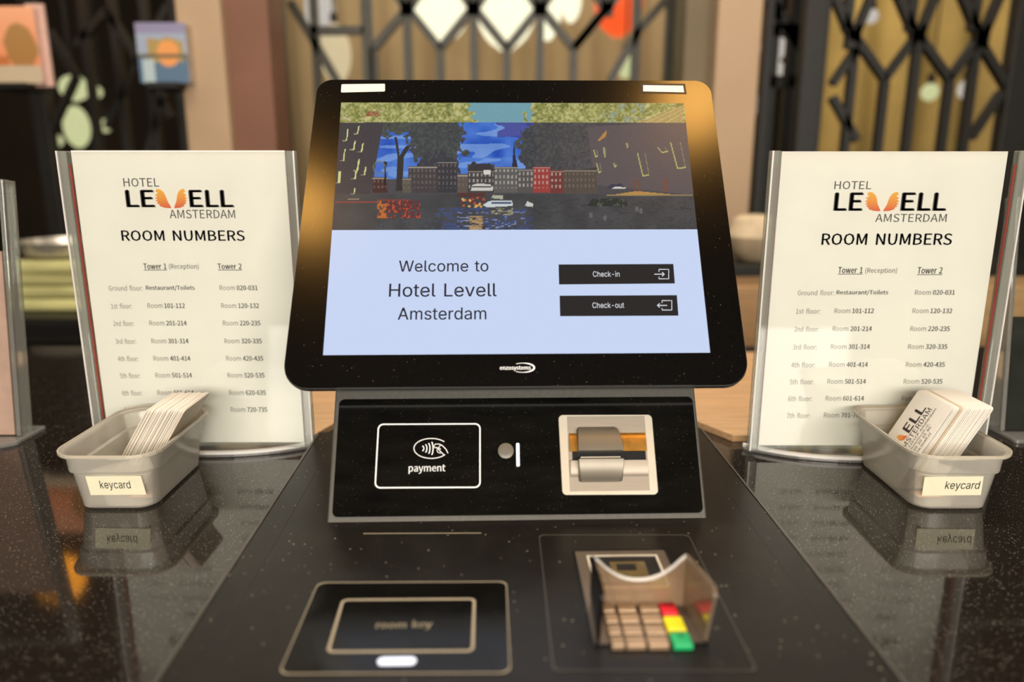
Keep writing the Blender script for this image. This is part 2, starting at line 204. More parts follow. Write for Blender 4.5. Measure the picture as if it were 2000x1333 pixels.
# ------------------------------------------------------------------ letter shapes: letter, advance, outline points, triangles (thousandths of an em)
GLYPH_DATA = """
s- 453 337,244,337,188,114,188,114,244 2,3,0;2,0,1
sA 480 16,0,201,509,276,509,463,0,395,0,287,302,264,372,232,478,245,478,213,371,191,302,85,0,110,142,110,199,370,199,370,142 0,1,7;7,1,2;7,2,8;8,2,3;0,7,9;9,7,6;9,8,6;6,8,3;5,6,3;0,9,10;0,10,11;4,5,3;12,13,14;12,14,15
sC 510 267,-7,225,-3,186,7,150,25,119,49,92,79,70,115,53,157,44,203,40,254,44,305,53,352,70,393,92,429,119,459,150,484,186,501,225,512,267,516,293,514,317,511,340,504,362,496,383,485,402,471,419,456,435,438,448,418,459,397,467,373,473,348,408,348,404,365,397,380,389,395,380,407,369,418,357,428,344,437,330,444,315,449,300,453,284,455,267,456,237,453,209,445,184,432,161,414,141,391,125,364,113,332,106,295,103,254,106,213,113,177,125,145,141,117,161,94,184,76,210,63,237,56,267,53,284,54,300,56,315,60,330,65,344,72,357,81,369,90,380,102,389,114,397,128,404,144,408,160,473,160,467,135,459,112,448,91,435,71,420,53,402,38,383,24,363,13,341,5,317,-2,293,-6 17,18,19;17,19,20;16,17,20;16,20,21;16,21,22;15,16,22;15,22,23;15,23,24;14,15,24;14,24,25;13,14,44;44,14,43;43,14,25;42,43,25;42,25,26;41,42,26;13,44,45;40,41,26;39,40,26;13,45,46;38,39,26;38,26,27;37,38,27;13,46,47;12,13,47;36,37,27;35,36,27;35,27,28;12,47,48;34,35,28;34,28,29;33,34,29;11,12,48;11,48,49;32,33,29;32,29,30;31,32,30;11,49,50;10,11,50;10,50,51;9,10,51;9,51,52;8,9,52;8,52,53;8,53,54;7,8,54;7,54,55;72,73,74;72,74,75;6,7,55;6,55,56;71,72,75;71,75,76;70,71,76;6,56,57;5,6,57;69,70,76;69,76,77;68,69,77;5,57,58;68,77,78;67,68,78;66,67,78;4,5,58;4,58,59;65,66,78;65,78,79;64,65,79;4,59,60;63,64,79;62,63,79;4,60,61;61,62,79;61,79,80;4,61,80;3,4,80;3,80,81;2,3,81;2,81,82;2,82,83;1,2,83;1,83,84;1,84,85;0,1,85
sH 517 60,0,60,509,125,509,125,289,392,289,392,509,457,509,457,0,392,0,392,232,125,232,125,0 0,1,2;0,2,3;4,5,6;4,6,7;0,3,10;10,3,4;10,4,9;9,4,7;0,10,11;8,9,7
sL 393 60,0,60,509,125,509,125,57,361,57,361,0 0,1,2;0,2,3;0,3,4;0,4,5
sW 686 155,0,16,509,82,509,163,196,175,145,187,94,197,40,189,40,200,94,211,145,224,196,306,509,380,509,462,196,474,145,486,94,497,40,488,40,499,94,510,145,523,196,603,509,670,509,530,0,455,0,368,323,351,391,336,475,350,475,335,395,318,323,230,0 0,1,2;0,2,3;10,11,27;27,11,12;27,12,28;28,12,13;20,21,22;20,22,23;10,27,29;29,27,26;29,28,26;26,28,13;10,29,30;25,26,13;10,30,31;24,25,13;0,3,4;9,10,31;24,13,14;19,20,23;0,4,5;8,9,31;24,14,15;18,19,23;0,5,7;7,5,6;7,8,31;24,15,17;17,15,16;17,18,23;0,7,31;24,17,23
sa 389 160,-9,137,-7,115,-3,94,5,76,15,60,29,48,45,38,63,32,84,30,108,32,128,36,146,43,161,53,174,64,184,78,193,92,200,108,206,125,211,178,220,234,227,247,229,257,231,265,235,271,240,274,246,276,255,276,257,275,272,272,285,267,297,260,307,251,315,240,322,227,327,212,330,196,331,178,330,163,327,149,322,137,316,127,309,118,301,110,292,104,283,100,274,41,291,51,313,64,331,79,346,95,358,114,368,133,375,153,380,173,383,194,384,208,384,223,382,239,379,255,375,271,369,286,360,300,350,312,336,322,320,330,301,335,278,337,251,337,0,277,0,277,52,272,52,267,43,260,34,252,25,242,16,229,8,215,1,199,-4,181,-7,170,45,192,47,211,51,228,59,242,68,254,80,263,93,270,108,274,122,276,138,276,190,272,187,267,184,259,182,231,176,200,171,175,168,161,166,147,163,134,159,122,153,112,147,103,139,97,130,93,118,92,105,93,93,96,82,102,72,109,64,119,57,130,52,142,48,156,46 54,55,56;54,56,57;53,54,57;53,57,58;52,53,58;52,58,59;51,52,59;51,59,60;51,60,61;50,51,61;50,61,62;49,50,62;49,62,63;48,49,63;48,63,36;36,63,35;35,63,64;47,48,37;37,48,36;47,37,38;34,35,64;47,38,39;33,34,64;47,39,40;32,33,64;32,64,65;47,40,41;31,32,65;46,47,41;46,41,42;30,31,65;30,65,66;46,42,43;29,30,66;46,43,44;45,46,44;28,29,66;28,66,67;27,28,67;26,27,67;25,26,67;25,67,68;24,25,68;23,24,68;22,23,90;90,23,68;21,22,90;20,21,90;19,20,90;18,19,90;17,18,90;16,17,90;15,16,90;14,15,90;14,90,91;89,90,68;14,91,92;14,92,93;13,14,93;13,93,94;13,94,95;12,13,95;12,95,96;12,96,97;12,97,98;12,98,99;11,12,99;11,99,100;11,100,101;11,101,102;10,11,102;10,102,103;88,89,68;10,103,104;9,10,104;87,88,68;9,104,105;8,9,105;86,87,68;8,105,106;85,86,68;8,106,107;7,8,107;7,107,108;84,85,70;70,85,68;7,108,109;83,84,70;7,109,110;6,7,110;82,83,71;71,83,70;6,110,111;6,111,112;82,71,72;69,70,68;81,82,72;6,112,113;80,81,72;6,113,80;6,80,72;5,6,72;5,72,73;5,73,74;4,5,74;4,74,75;4,75,76;3,4,76;3,76,77;2,3,77;2,77,78;1,2,78;1,78,79;0,1,79
sc 396 207,-8,174,-5,144,3,117,16,93,35,72,58,56,85,44,116,37,150,34,187,37,225,44,260,56,291,72,318,93,341,117,360,144,374,174,382,207,384,226,384,243,381,260,377,276,371,291,364,305,356,318,346,330,335,340,322,349,308,356,293,362,277,303,262,300,272,295,281,290,289,284,297,278,304,270,311,261,316,252,321,242,325,231,328,220,329,207,330,184,328,163,321,145,310,130,296,118,278,108,258,102,236,98,212,96,187,98,163,102,139,108,117,118,97,130,80,145,66,163,55,184,49,207,46,220,47,232,49,243,52,253,55,262,60,271,66,279,73,285,80,292,89,297,98,301,107,304,117,363,102,357,86,350,70,341,56,331,43,319,32,306,21,292,12,277,5,261,-1,244,-5,226,-7 17,18,19;17,19,20;16,17,20;16,20,21;16,21,22;15,16,22;15,22,23;15,23,24;14,15,24;14,24,25;14,25,26;13,14,43;43,14,26;43,26,42;42,26,27;13,43,44;41,42,27;13,44,45;40,41,27;39,40,27;39,27,28;13,45,46;38,39,28;12,13,46;37,38,28;36,37,28;12,46,47;36,28,29;35,36,29;34,35,29;12,47,48;34,29,30;11,12,48;33,34,30;32,33,30;11,48,49;32,30,31;10,11,49;10,49,50;10,50,51;9,10,51;9,51,52;8,9,52;8,52,53;8,53,54;7,8,54;7,54,55;7,55,56;72,73,74;6,7,56;71,72,74;71,74,75;70,71,75;6,56,57;69,70,75;69,75,76;5,6,57;5,57,58;68,69,76;67,68,76;67,76,77;66,67,77;5,58,59;65,66,77;4,5,59;65,77,78;64,65,78;4,59,60;63,64,78;62,63,78;4,60,61;61,62,78;4,61,78;4,78,79;3,4,79;3,79,80;3,80,81;2,3,81;2,81,82;2,82,83;1,2,83;1,83,84;1,84,85;0,1,85
sd 424 195,-8,165,-6,137,3,111,16,89,34,70,57,55,84,43,116,36,151,34,189,36,227,43,261,55,293,70,320,89,342,112,361,137,374,165,382,196,384,218,383,237,379,253,373,267,364,278,355,287,346,306,319,311,319,311,509,372,509,372,0,313,0,313,59,307,59,287,31,277,21,266,12,252,4,236,-3,217,-7,205,47,226,49,246,55,263,65,278,78,290,95,299,115,306,138,310,162,312,189,310,216,306,241,300,263,290,282,278,299,263,312,246,322,227,328,205,330,182,328,162,322,145,311,130,298,118,281,108,261,102,239,98,215,96,189,98,163,102,139,109,117,118,97,130,80,145,66,162,55,182,49 26,27,28;26,28,29;17,18,19;17,19,20;16,17,20;16,20,21;15,16,21;15,21,22;15,22,23;14,15,23;14,23,24;14,24,56;56,24,25;13,14,57;57,14,56;13,57,58;55,56,25;13,58,59;54,55,25;13,59,60;12,13,60;54,25,26;54,26,53;53,26,52;52,26,51;51,26,50;50,26,29;12,60,61;12,61,62;11,12,62;11,62,63;10,11,63;10,63,64;49,50,29;10,64,65;9,10,65;48,49,29;9,65,66;9,66,67;47,48,29;8,9,67;8,67,68;46,47,29;7,8,68;7,68,69;45,46,29;7,69,70;6,7,70;44,45,29;6,70,71;43,44,31;31,44,29;5,6,71;5,71,72;42,43,31;5,72,73;41,42,32;32,42,31;41,32,33;30,31,29;4,5,73;4,73,74;40,41,33;4,74,39;39,40,33;4,39,33;3,4,33;3,33,34;3,34,35;2,3,35;2,35,36;2,36,37;1,2,37;1,37,38;0,1,38
se 404 212,-8,177,-5,145,3,117,16,92,35,72,58,56,85,44,116,37,150,34,187,36,224,44,258,55,290,71,317,91,340,115,359,142,373,172,382,205,384,226,383,246,380,266,374,285,366,303,355,319,341,334,324,347,305,357,282,365,256,370,227,371,194,371,169,75,169,75,221,338,221,310,202,308,226,304,248,298,269,288,286,277,301,263,314,246,323,227,328,205,330,183,328,164,323,146,313,131,301,119,286,109,270,102,251,97,231,96,211,96,178,98,151,102,127,110,106,121,88,135,73,151,61,169,53,190,48,212,46,227,47,241,49,254,53,265,58,276,65,285,73,294,82,300,93,306,105,365,91,358,72,348,55,335,39,320,26,302,14,283,4,261,-3,237,-7 17,18,19;17,19,20;16,17,20;16,20,21;16,21,22;15,16,22;15,22,23;14,15,23;14,23,24;14,24,25;13,14,45;45,14,44;44,14,25;43,44,25;42,43,25;13,45,46;42,25,26;41,42,26;13,46,47;12,13,47;40,41,26;12,47,48;40,26,27;39,40,27;12,48,49;11,12,49;11,49,50;38,39,27;38,27,28;11,50,51;37,38,28;10,11,51;37,28,29;10,51,52;36,37,29;10,52,33;33,52,53;36,29,34;34,29,30;35,36,34;9,10,33;9,33,32;53,33,34;53,34,30;54,53,30;54,30,31;8,9,32;55,54,31;8,32,31;8,31,55;8,55,56;7,8,56;7,56,57;6,7,57;6,57,58;71,72,73;70,71,73;70,73,74;6,58,59;5,6,59;69,70,74;5,59,60;68,69,74;68,74,75;67,68,75;5,60,61;66,67,75;4,5,61;66,75,76;4,61,62;65,66,76;64,65,76;4,62,63;63,64,76;4,63,76;4,76,77;3,4,77;3,77,78;2,3,78;2,78,79;2,79,80;1,2,80;1,80,81;0,1,81
sh 410 114,227,114,0,53,0,53,509,114,509,114,287,102,287,116,319,132,344,152,362,175,374,200,382,227,384,252,383,275,377,295,369,313,356,328,340,341,321,350,298,355,271,357,240,357,0,296,0,296,235,293,263,286,286,273,304,256,318,235,326,210,329,192,328,176,324,161,317,147,308,136,297,126,283,119,266,115,248 2,3,4;2,4,6;6,4,5;11,12,13;11,13,14;10,11,14;10,14,15;9,10,15;9,15,16;8,9,16;8,16,17;7,8,31;31,8,17;31,17,30;30,17,18;29,30,18;7,31,32;28,29,18;7,32,33;28,18,19;6,7,33;27,28,19;6,33,34;6,34,35;26,27,19;26,19,20;6,35,36;2,6,37;37,6,36;25,26,20;25,20,21;2,37,38;24,25,21;2,38,0;24,21,22;23,24,22;2,0,1
si 167 53,0,53,379,114,379,114,0,84,443,73,444,63,448,54,455,47,463,43,472,41,483,43,494,47,504,54,512,63,518,73,522,84,524,95,522,105,518,114,512,121,504,125,494,126,483,125,472,121,463,114,455,105,448,95,444 0,1,2;0,2,3;15,16,17;14,15,17;14,17,18;13,14,18;13,18,19;12,13,19;12,19,20;11,12,20;11,20,21;10,11,21;10,21,22;9,10,22;9,22,23;8,9,23;8,23,24;7,8,24;7,24,25;6,7,25;6,25,26;5,6,26;5,26,27;4,5,27
sk 381 110,137,110,212,121,212,284,379,360,379,184,199,177,199,53,0,53,509,114,509,114,0,294,0,148,186,191,229,372,0 2,3,4;2,4,5;0,1,2;0,2,6;6,2,5;7,8,9;7,9,10;12,13,14;11,12,14
sl 189 139,-2,112,0,91,8,74,20,62,37,55,59,53,84,53,509,114,509,114,99,114,83,117,71,120,62,126,57,135,53,146,52,160,53,170,54,181,3,162,-1 6,7,8;6,8,9;6,9,10;5,6,10;5,10,11;5,11,12;5,12,13;4,5,13;4,13,14;16,17,18;4,14,15;15,16,18;4,15,18;3,4,18;2,3,18;1,2,18;1,18,19;0,1,19
sm 610 53,0,53,379,112,379,112,295,108,295,114,314,122,331,132,346,144,358,158,368,172,376,187,382,203,385,219,386,245,383,268,375,287,361,303,342,314,320,321,295,312,295,318,312,326,329,337,343,350,356,364,366,381,375,398,381,417,385,437,386,458,385,478,380,497,372,514,361,529,346,541,328,550,307,555,283,557,255,557,0,496,0,496,254,493,279,485,298,473,313,456,323,438,329,419,330,402,329,387,326,374,320,363,312,353,302,345,290,340,277,336,263,335,247,335,0,274,0,274,260,272,280,265,297,253,311,238,322,220,328,199,330,185,329,171,326,158,320,145,312,135,302,126,289,119,274,115,257,114,238,114,0 12,13,14;28,29,30;11,12,14;27,28,30;27,30,31;11,14,15;10,11,15;26,27,31;26,31,32;0,1,2;0,2,4;4,2,3;9,10,15;25,26,32;9,15,16;25,32,33;8,9,16;24,25,33;8,16,17;24,33,34;7,8,17;23,24,34;23,34,35;6,7,17;22,23,47;47,23,35;6,17,65;65,17,18;5,6,66;66,6,65;64,65,18;22,47,48;46,47,35;5,66,67;22,48,49;21,22,49;45,46,35;45,35,36;63,64,18;5,67,68;21,49,50;44,45,36;62,63,18;5,68,69;62,18,19;21,50,51;4,5,69;43,44,36;20,21,51;4,69,70;20,51,52;61,62,19;43,36,37;20,52,53;4,70,71;42,43,37;60,61,20;20,61,19;0,4,72;72,4,71;60,20,53;60,53,54;42,37,38;59,60,54;41,42,38;59,54,55;0,72,73;59,55,56;58,59,56;0,73,74;41,38,39;40,41,39;58,56,57;0,74,75
sn 410 114,227,114,0,53,0,53,379,112,379,112,287,102,287,116,319,132,344,152,362,175,374,200,382,227,384,252,383,275,377,295,369,313,356,328,340,341,321,350,298,355,271,357,240,357,0,296,0,296,235,293,263,286,286,273,304,256,318,235,326,210,329,192,328,176,324,161,317,147,308,136,297,126,283,119,266,115,248 11,12,13;11,13,14;10,11,14;2,3,4;2,4,6;6,4,5;10,14,15;9,10,15;9,15,16;8,9,16;8,16,17;7,8,31;31,8,17;31,17,30;30,17,18;29,30,18;7,31,32;28,29,18;7,32,33;28,18,19;6,7,33;27,28,19;6,33,34;6,34,35;26,27,19;26,19,20;6,35,36;2,6,37;37,6,36;25,26,20;25,20,21;2,37,38;24,25,21;2,38,0;24,21,22;23,24,22;2,0,1
so 415 207,-8,174,-5,144,3,117,16,93,35,72,58,56,85,44,116,37,150,34,187,37,225,44,260,56,291,72,318,93,341,117,360,144,374,174,382,207,384,241,382,271,374,299,360,323,341,343,318,359,291,371,260,379,225,381,187,379,150,371,116,359,85,343,58,323,35,299,16,271,3,241,-5,207,46,231,49,252,55,270,66,285,80,298,97,307,117,314,139,318,163,319,187,318,212,314,236,307,258,298,278,285,296,270,310,252,321,231,328,207,330,184,328,163,321,145,310,130,296,118,278,108,258,102,236,98,212,96,187,98,163,102,139,108,117,118,97,130,80,145,66,163,55,184,49 17,18,19;17,19,20;16,17,20;15,16,20;15,20,21;14,15,21;14,21,22;14,22,23;13,14,54;54,14,23;13,54,55;53,54,23;13,55,56;52,53,23;13,56,57;51,52,23;51,23,24;12,13,57;12,57,58;50,51,24;12,58,59;49,50,24;11,12,59;49,24,25;11,59,60;48,49,25;10,11,60;48,25,26;10,60,61;47,48,26;10,61,62;46,47,26;46,26,27;9,10,62;9,62,63;45,46,27;8,9,63;8,63,64;44,45,27;44,27,28;8,64,65;43,44,28;43,28,29;7,8,65;7,65,66;42,43,29;7,66,67;41,42,29;6,7,67;41,29,30;40,41,30;6,67,68;5,6,68;40,30,31;39,40,31;5,68,69;5,69,70;38,39,31;4,5,70;38,31,32;4,70,71;37,38,32;4,71,36;36,37,32;4,36,32;3,4,32;3,32,33;2,3,33;2,33,34;1,2,34;1,34,35;0,1,35
sr 259 53,0,53,379,112,379,112,321,115,321,124,339,137,354,152,367,171,377,191,383,213,385,229,384,243,384,243,322,230,324,207,326,190,324,174,321,159,315,146,306,135,296,126,284,119,269,115,254,114,237,114,0 9,10,11;9,11,12;9,12,13;8,9,13;0,1,2;0,2,3;7,8,13;6,7,13;5,6,14;14,6,13;4,5,15;15,5,14;4,15,16;4,16,17;0,3,4;0,4,23;23,4,22;22,4,21;21,4,20;20,4,19;19,4,18;18,4,17;0,23,24;0,24,25
ss 365 182,-8,157,-7,133,-3,112,3,93,12,76,24,62,38,50,54,41,73,36,94,94,107,101,87,111,72,124,60,141,52,160,47,181,45,206,47,227,53,244,62,258,74,265,88,268,103,266,115,262,126,254,136,243,144,229,150,212,155,149,170,118,180,92,192,72,208,58,227,50,249,47,274,49,295,55,314,65,332,79,347,95,360,115,370,137,378,161,383,187,384,212,383,234,379,254,372,271,363,286,352,299,339,309,324,318,308,324,290,268,277,262,291,254,304,243,316,228,325,210,331,187,333,166,331,147,326,131,317,119,305,111,292,109,277,110,264,115,253,124,243,136,235,152,229,172,223,229,209,261,200,287,187,306,171,320,153,328,131,331,107,329,85,323,65,312,47,298,31,281,18,260,6,236,-2,210,-7 43,44,45;43,45,46;42,43,46;42,46,47;41,42,47;41,47,48;40,41,48;40,48,49;39,40,49;39,49,50;38,39,50;38,50,60;60,50,51;38,60,61;59,60,51;37,38,61;37,61,62;58,59,51;37,62,63;57,58,51;57,51,52;37,63,64;56,57,52;36,37,64;56,52,53;36,64,65;55,56,53;35,36,65;35,65,66;54,55,53;35,66,67;34,35,67;34,67,68;34,68,69;33,34,69;33,69,70;33,70,71;33,71,72;32,33,72;32,72,73;32,73,74;31,32,74;31,74,75;30,31,75;30,75,76;29,30,76;29,76,77;28,29,77;27,28,77;27,77,78;26,27,78;25,26,78;24,25,78;24,78,79;23,24,79;22,23,79;9,10,11;22,79,80;21,22,80;8,9,11;20,21,80;8,11,12;20,80,81;19,20,81;7,8,12;7,12,13;19,81,82;18,19,82;7,13,14;6,7,14;17,18,82;6,14,15;16,17,82;16,82,83;6,15,16;6,16,83;5,6,83;5,83,84;4,5,84;4,84,85;3,4,85;3,85,86;2,3,86;2,86,87;1,2,87;1,87,0
st 227 204,379,204,327,6,327,6,379,65,471,126,471,126,98,127,83,130,70,136,61,144,55,156,51,170,50,185,51,202,54,213,2,192,-3,168,-4,138,-1,113,7,92,21,77,41,68,64,65,93 2,3,0;2,0,1;23,4,5;23,5,6;23,6,7;22,23,7;22,7,8;22,8,9;21,22,9;21,9,10;21,10,11;13,14,15;21,11,12;12,13,15;21,12,15;20,21,15;19,20,15;18,19,15;18,15,16;17,18,16
su 410 182,-5,158,-3,135,2,115,11,97,23,82,39,69,59,60,82,54,109,53,139,53,379,114,379,114,144,116,117,124,94,137,75,154,61,175,53,200,50,218,51,234,55,249,62,263,71,274,83,283,97,290,113,295,132,296,153,296,379,357,379,357,0,298,0,298,92,307,92,294,60,277,35,257,17,234,5,209,-3 9,10,11;9,11,12;27,28,29;27,29,30;26,27,30;9,12,13;8,9,13;25,26,33;33,26,30;8,13,14;24,25,33;7,8,14;23,24,32;32,24,33;7,14,15;23,32,34;34,32,31;34,33,30;22,23,34;6,7,15;6,15,16;21,22,34;20,21,34;6,16,17;20,34,35;31,34,30;5,6,17;19,20,35;5,17,18;18,19,35;5,18,35;4,5,35;4,35,36;3,4,36;3,36,37;2,3,37;2,37,38;1,2,38;1,38,0
sv 389 163,0,17,379,84,379,165,155,173,132,180,110,187,87,206,21,184,21,203,87,209,110,216,132,224,155,305,379,371,379,226,0 0,1,2;0,2,3;12,13,14;12,14,15;0,3,4;11,12,15;0,4,5;10,11,15;0,5,6;9,10,15;0,6,8;8,6,7;8,9,15;0,8,15
sy 389 47,-139,61,-86,71,-87,83,-89,94,-90,104,-89,113,-86,122,-81,130,-74,138,-64,145,-51,151,-36,163,-1,17,379,84,379,165,155,173,132,180,109,187,87,206,21,184,21,202,87,224,155,305,379,371,379,204,-58,196,-77,187,-93,177,-107,165,-119,153,-128,139,-136,125,-141,109,-144,91,-145,65,-143 12,13,14;12,14,15;22,23,24;22,24,25;12,15,16;21,22,19;19,22,25;12,16,17;12,17,18;20,21,19;12,18,19;12,19,25;11,12,25;10,11,25;9,10,25;9,25,26;8,9,26;7,8,26;7,26,27;6,7,27;0,1,2;5,6,27;0,2,3;4,5,27;0,3,4;0,4,27;0,27,28;0,28,29;0,29,30;0,30,31;0,31,32;35,0,32;35,32,33;34,35,33
p( 225 159,-130,196,-114,133,40,112,207,133,373,196,527,159,544,87,387,61,207,87,26 5,6,7;4,5,7;4,7,8;3,4,8;2,3,8;2,8,9;1,2,9;1,9,0
p) 225 66,-130,138,26,164,207,138,387,66,544,28,527,92,373,114,207,92,40,28,-114 3,4,5;3,5,6;2,3,6;2,6,7;1,2,7;1,7,8;1,8,9;0,1,9
p, 185 50,-126,121,-71,147,13,133,65,96,84,64,73,50,41,63,10,94,-1,102,-1,84,-54,35,-90 3,4,5;3,5,6;2,3,6;2,6,7;1,2,9;9,2,7;9,7,8;1,9,10;1,10,11;0,1,11
p- 231 31,163,201,163,201,210,31,210 1,2,3;1,3,0
p. 185 92,-9,123,4,136,37,123,71,92,84,61,71,49,37,61,4 3,4,5;3,5,6;2,3,6;1,2,6;1,6,7;0,1,7
p/ 261 7,-119,52,-119,251,528,207,528 1,2,3;1,3,0
p0 369 185,-9,295,55,337,245,295,434,185,496,74,434,33,245,74,55,185,41,118,89,92,245,118,400,185,448,252,400,278,245,252,89 3,4,12;12,4,5;3,12,13;11,12,5;2,3,13;11,5,6;2,13,14;10,11,6;1,2,14;1,14,15;9,10,6;9,6,7;8,9,7;1,15,8;0,1,8;8,7,0
p1 369 59,0,326,0,326,51,228,51,228,488,182,488,137,468,80,453,80,414,168,414,168,51,59,51 3,4,5;3,5,9;9,5,6;9,6,7;9,7,8;3,9,10;1,2,3;1,3,10;1,10,11;1,11,0
p2 369 29,0,336,0,336,53,201,53,121,48,260,205,313,353,274,457,170,496,90,477,27,425,62,391,108,431,163,447,231,420,253,351,198,212,29,36 7,8,9;7,9,13;13,9,10;6,7,14;14,7,13;12,13,10;11,12,10;6,14,15;5,6,15;5,15,16;5,16,17;4,5,17;1,2,3;1,3,4;1,4,17;1,17,0
p3 369 175,-9,286,28,332,130,302,212,229,254,229,257,292,301,315,375,275,464,173,496,98,480,37,438,70,400,116,434,171,447,231,426,253,370,224,304,118,277,118,230,237,203,270,132,242,66,171,42,101,59,51,98,19,59,81,12 8,9,10;8,10,11;7,8,15;15,8,14;14,8,11;13,14,11;13,11,12;7,15,16;6,7,16;6,16,17;6,17,18;5,6,18;5,18,19;4,5,19;3,4,19;3,19,20;2,3,20;2,20,21;2,21,22;1,2,22;24,25,26;1,22,23;23,24,26;23,26,27;1,23,27;0,1,27
p4 369 226,0,283,0,283,134,349,134,349,183,283,183,283,488,216,488,13,174,13,134,226,134,226,183,77,183,188,349,227,421,230,421,226,333 5,6,7;5,7,15;15,7,14;14,7,8;5,15,16;13,14,8;12,13,8;5,16,11;3,4,5;3,5,11;3,11,12;3,12,8;3,8,9;2,3,9;1,2,10;10,2,9;1,10,0
p5 369 174,-9,285,35,334,158,291,277,187,314,148,309,114,295,126,436,310,436,310,488,73,488,57,260,90,239,129,261,171,268,244,239,272,157,242,73,168,42,97,58,49,96,18,56,80,11 8,9,10;8,10,7;7,10,11;6,7,11;3,4,5;3,5,6;3,6,11;2,3,15;15,3,14;14,3,11;13,14,11;12,13,11;2,15,16;1,2,16;1,16,17;19,20,21;1,17,18;18,19,21;18,21,22;1,18,22;0,1,22
p6 369 200,-9,299,35,341,150,304,265,205,303,147,287,94,244,133,402,220,446,263,436,297,409,332,446,283,482,218,496,92,436,37,233,84,52,96,196,146,243,195,257,261,228,283,150,259,70,200,39,128,79 12,13,14;11,12,8;8,12,14;10,11,9;9,11,8;7,8,14;7,14,15;6,7,15;3,4,5;3,5,19;19,5,6;2,3,20;20,3,19;18,19,6;18,6,15;17,18,15;17,15,16;2,20,21;24,17,16;1,2,21;1,21,22;23,24,16;1,22,23;23,16,0;1,23,0
p7 369 132,0,195,0,227,242,338,451,338,488,33,488,33,436,269,436,168,237 3,4,5;3,5,6;2,3,7;7,3,6;2,7,8;1,2,8;1,8,0
p8 369 186,-9,297,28,339,117,314,197,257,245,257,249,300,297,321,367,286,459,188,495,92,461,54,371,74,305,120,259,120,256,58,204,31,121,75,28,220,265,143,305,109,371,131,428,187,450,248,425,269,363,257,312,187,37,114,62,84,126,103,190,152,237,242,192,281,119,255,60 8,9,10;8,10,22;22,10,21;21,10,11;7,8,23;23,8,22;20,21,11;7,23,24;19,20,11;19,11,12;6,7,24;6,24,25;6,25,18;19,12,13;18,19,13;5,6,18;5,18,13;5,13,14;5,14,30;30,14,15;4,5,30;3,4,30;3,30,31;29,30,15;29,15,16;2,3,31;2,31,32;28,29,16;27,28,16;27,16,17;2,32,33;1,2,33;26,27,17;1,33,26;1,26,17;1,17,0
p9 369 156,-9,279,54,333,265,286,439,169,496,71,453,29,338,66,224,164,185,224,201,276,244,237,86,154,42,109,52,72,79,39,41,88,6,275,295,225,245,174,230,108,260,86,338,110,419,170,449,243,410 3,4,23;23,4,5;23,5,22;22,5,6;3,23,24;2,3,24;21,22,6;2,24,17;20,21,6;20,6,7;2,17,18;1,2,10;10,2,18;19,20,7;10,18,19;1,10,11;9,10,19;9,19,7;9,7,8;1,11,12;13,14,15;0,1,12;12,13,15;0,12,15;0,15,16
p: 185 92,259,123,272,136,306,123,340,92,353,61,340,49,306,61,272,92,-9,123,4,136,37,123,71,92,84,61,71,49,37,61,4 3,4,5;2,3,5;2,5,6;1,2,6;1,6,7;0,1,7;11,12,13;11,13,14;10,11,14;9,10,14;9,14,15;8,9,15
pA 404 3,0,65,0,112,149,290,149,337,0,402,0,236,488,168,488,127,198,151,273,200,438,202,438,251,273,275,198 5,6,11;11,6,7;11,7,10;10,7,0;5,11,12;9,10,0;5,12,13;8,9,0;5,13,3;3,13,8;3,8,2;2,8,0;5,3,4;1,2,0
pB 437 67,0,222,0,356,36,407,143,379,222,308,259,308,263,361,303,379,369,332,460,212,488,67,488,128,281,128,439,204,439,290,421,319,361,291,302,201,281,128,49,128,233,214,233,312,212,347,145,312,72,214,49 9,10,11;9,11,13;13,11,0;8,9,15;15,9,14;14,9,13;12,13,0;8,15,16;7,8,16;7,16,17;6,7,17;6,17,18;6,18,12;6,12,20;20,12,0;5,6,20;4,5,21;21,5,20;4,21,22;19,20,0;3,4,22;3,22,23;3,23,24;2,3,24;2,24,25;2,25,19;2,19,0;1,2,0
pC 424 251,-9,335,10,400,61,367,100,316,60,253,45,143,99,102,245,144,390,255,442,311,430,355,396,389,436,333,478,255,496,100,429,39,243,99,58 13,14,15;12,13,9;9,13,15;12,9,10;8,9,15;11,12,10;8,15,16;7,8,16;6,7,16;6,16,17;2,3,4;5,6,17;1,2,4;1,4,5;5,17,0;1,5,0
pD 458 67,0,192,0,360,65,418,245,360,425,189,488,67,488,128,51,128,438,184,438,313,388,355,245,313,102,184,51 4,5,6;4,6,9;9,6,8;8,6,0;4,9,10;7,8,0;3,4,10;3,10,11;2,3,11;2,11,12;2,12,13;1,2,13;1,13,7;1,7,0
pE 392 67,0,355,0,355,53,128,53,128,230,313,230,313,283,128,283,128,436,348,436,348,488,67,488 9,10,11;9,11,8;8,11,0;7,8,0;5,6,7;5,7,4;4,7,0;3,4,0;1,2,3;1,3,0
pG 458 259,-9,347,7,409,48,409,253,249,253,249,202,353,202,353,74,314,53,265,45,144,99,102,245,146,390,264,442,326,429,369,396,402,436,347,477,262,496,102,429,39,243,101,58 17,18,19;16,17,13;13,17,19;16,13,14;12,13,19;15,16,14;12,19,20;11,12,20;2,3,6;6,3,4;6,4,5;10,11,20;10,20,21;2,6,7;9,10,21;2,7,8;9,21,0;2,8,9;1,2,9;1,9,0
pH 484 67,0,128,0,128,230,356,230,356,0,418,0,418,488,356,488,356,283,128,283,128,488,67,488 5,6,7;5,7,8;9,10,11;9,11,0;5,8,3;3,8,9;3,9,2;2,9,0;5,3,4;1,2,0
pK 430 67,0,128,0,128,154,212,254,359,0,427,0,251,303,404,488,334,488,130,243,128,243,128,488,67,488 6,7,8;6,8,9;10,11,12;10,12,0;5,6,3;3,6,9;5,3,4;2,3,9;2,9,10;2,10,0;1,2,0
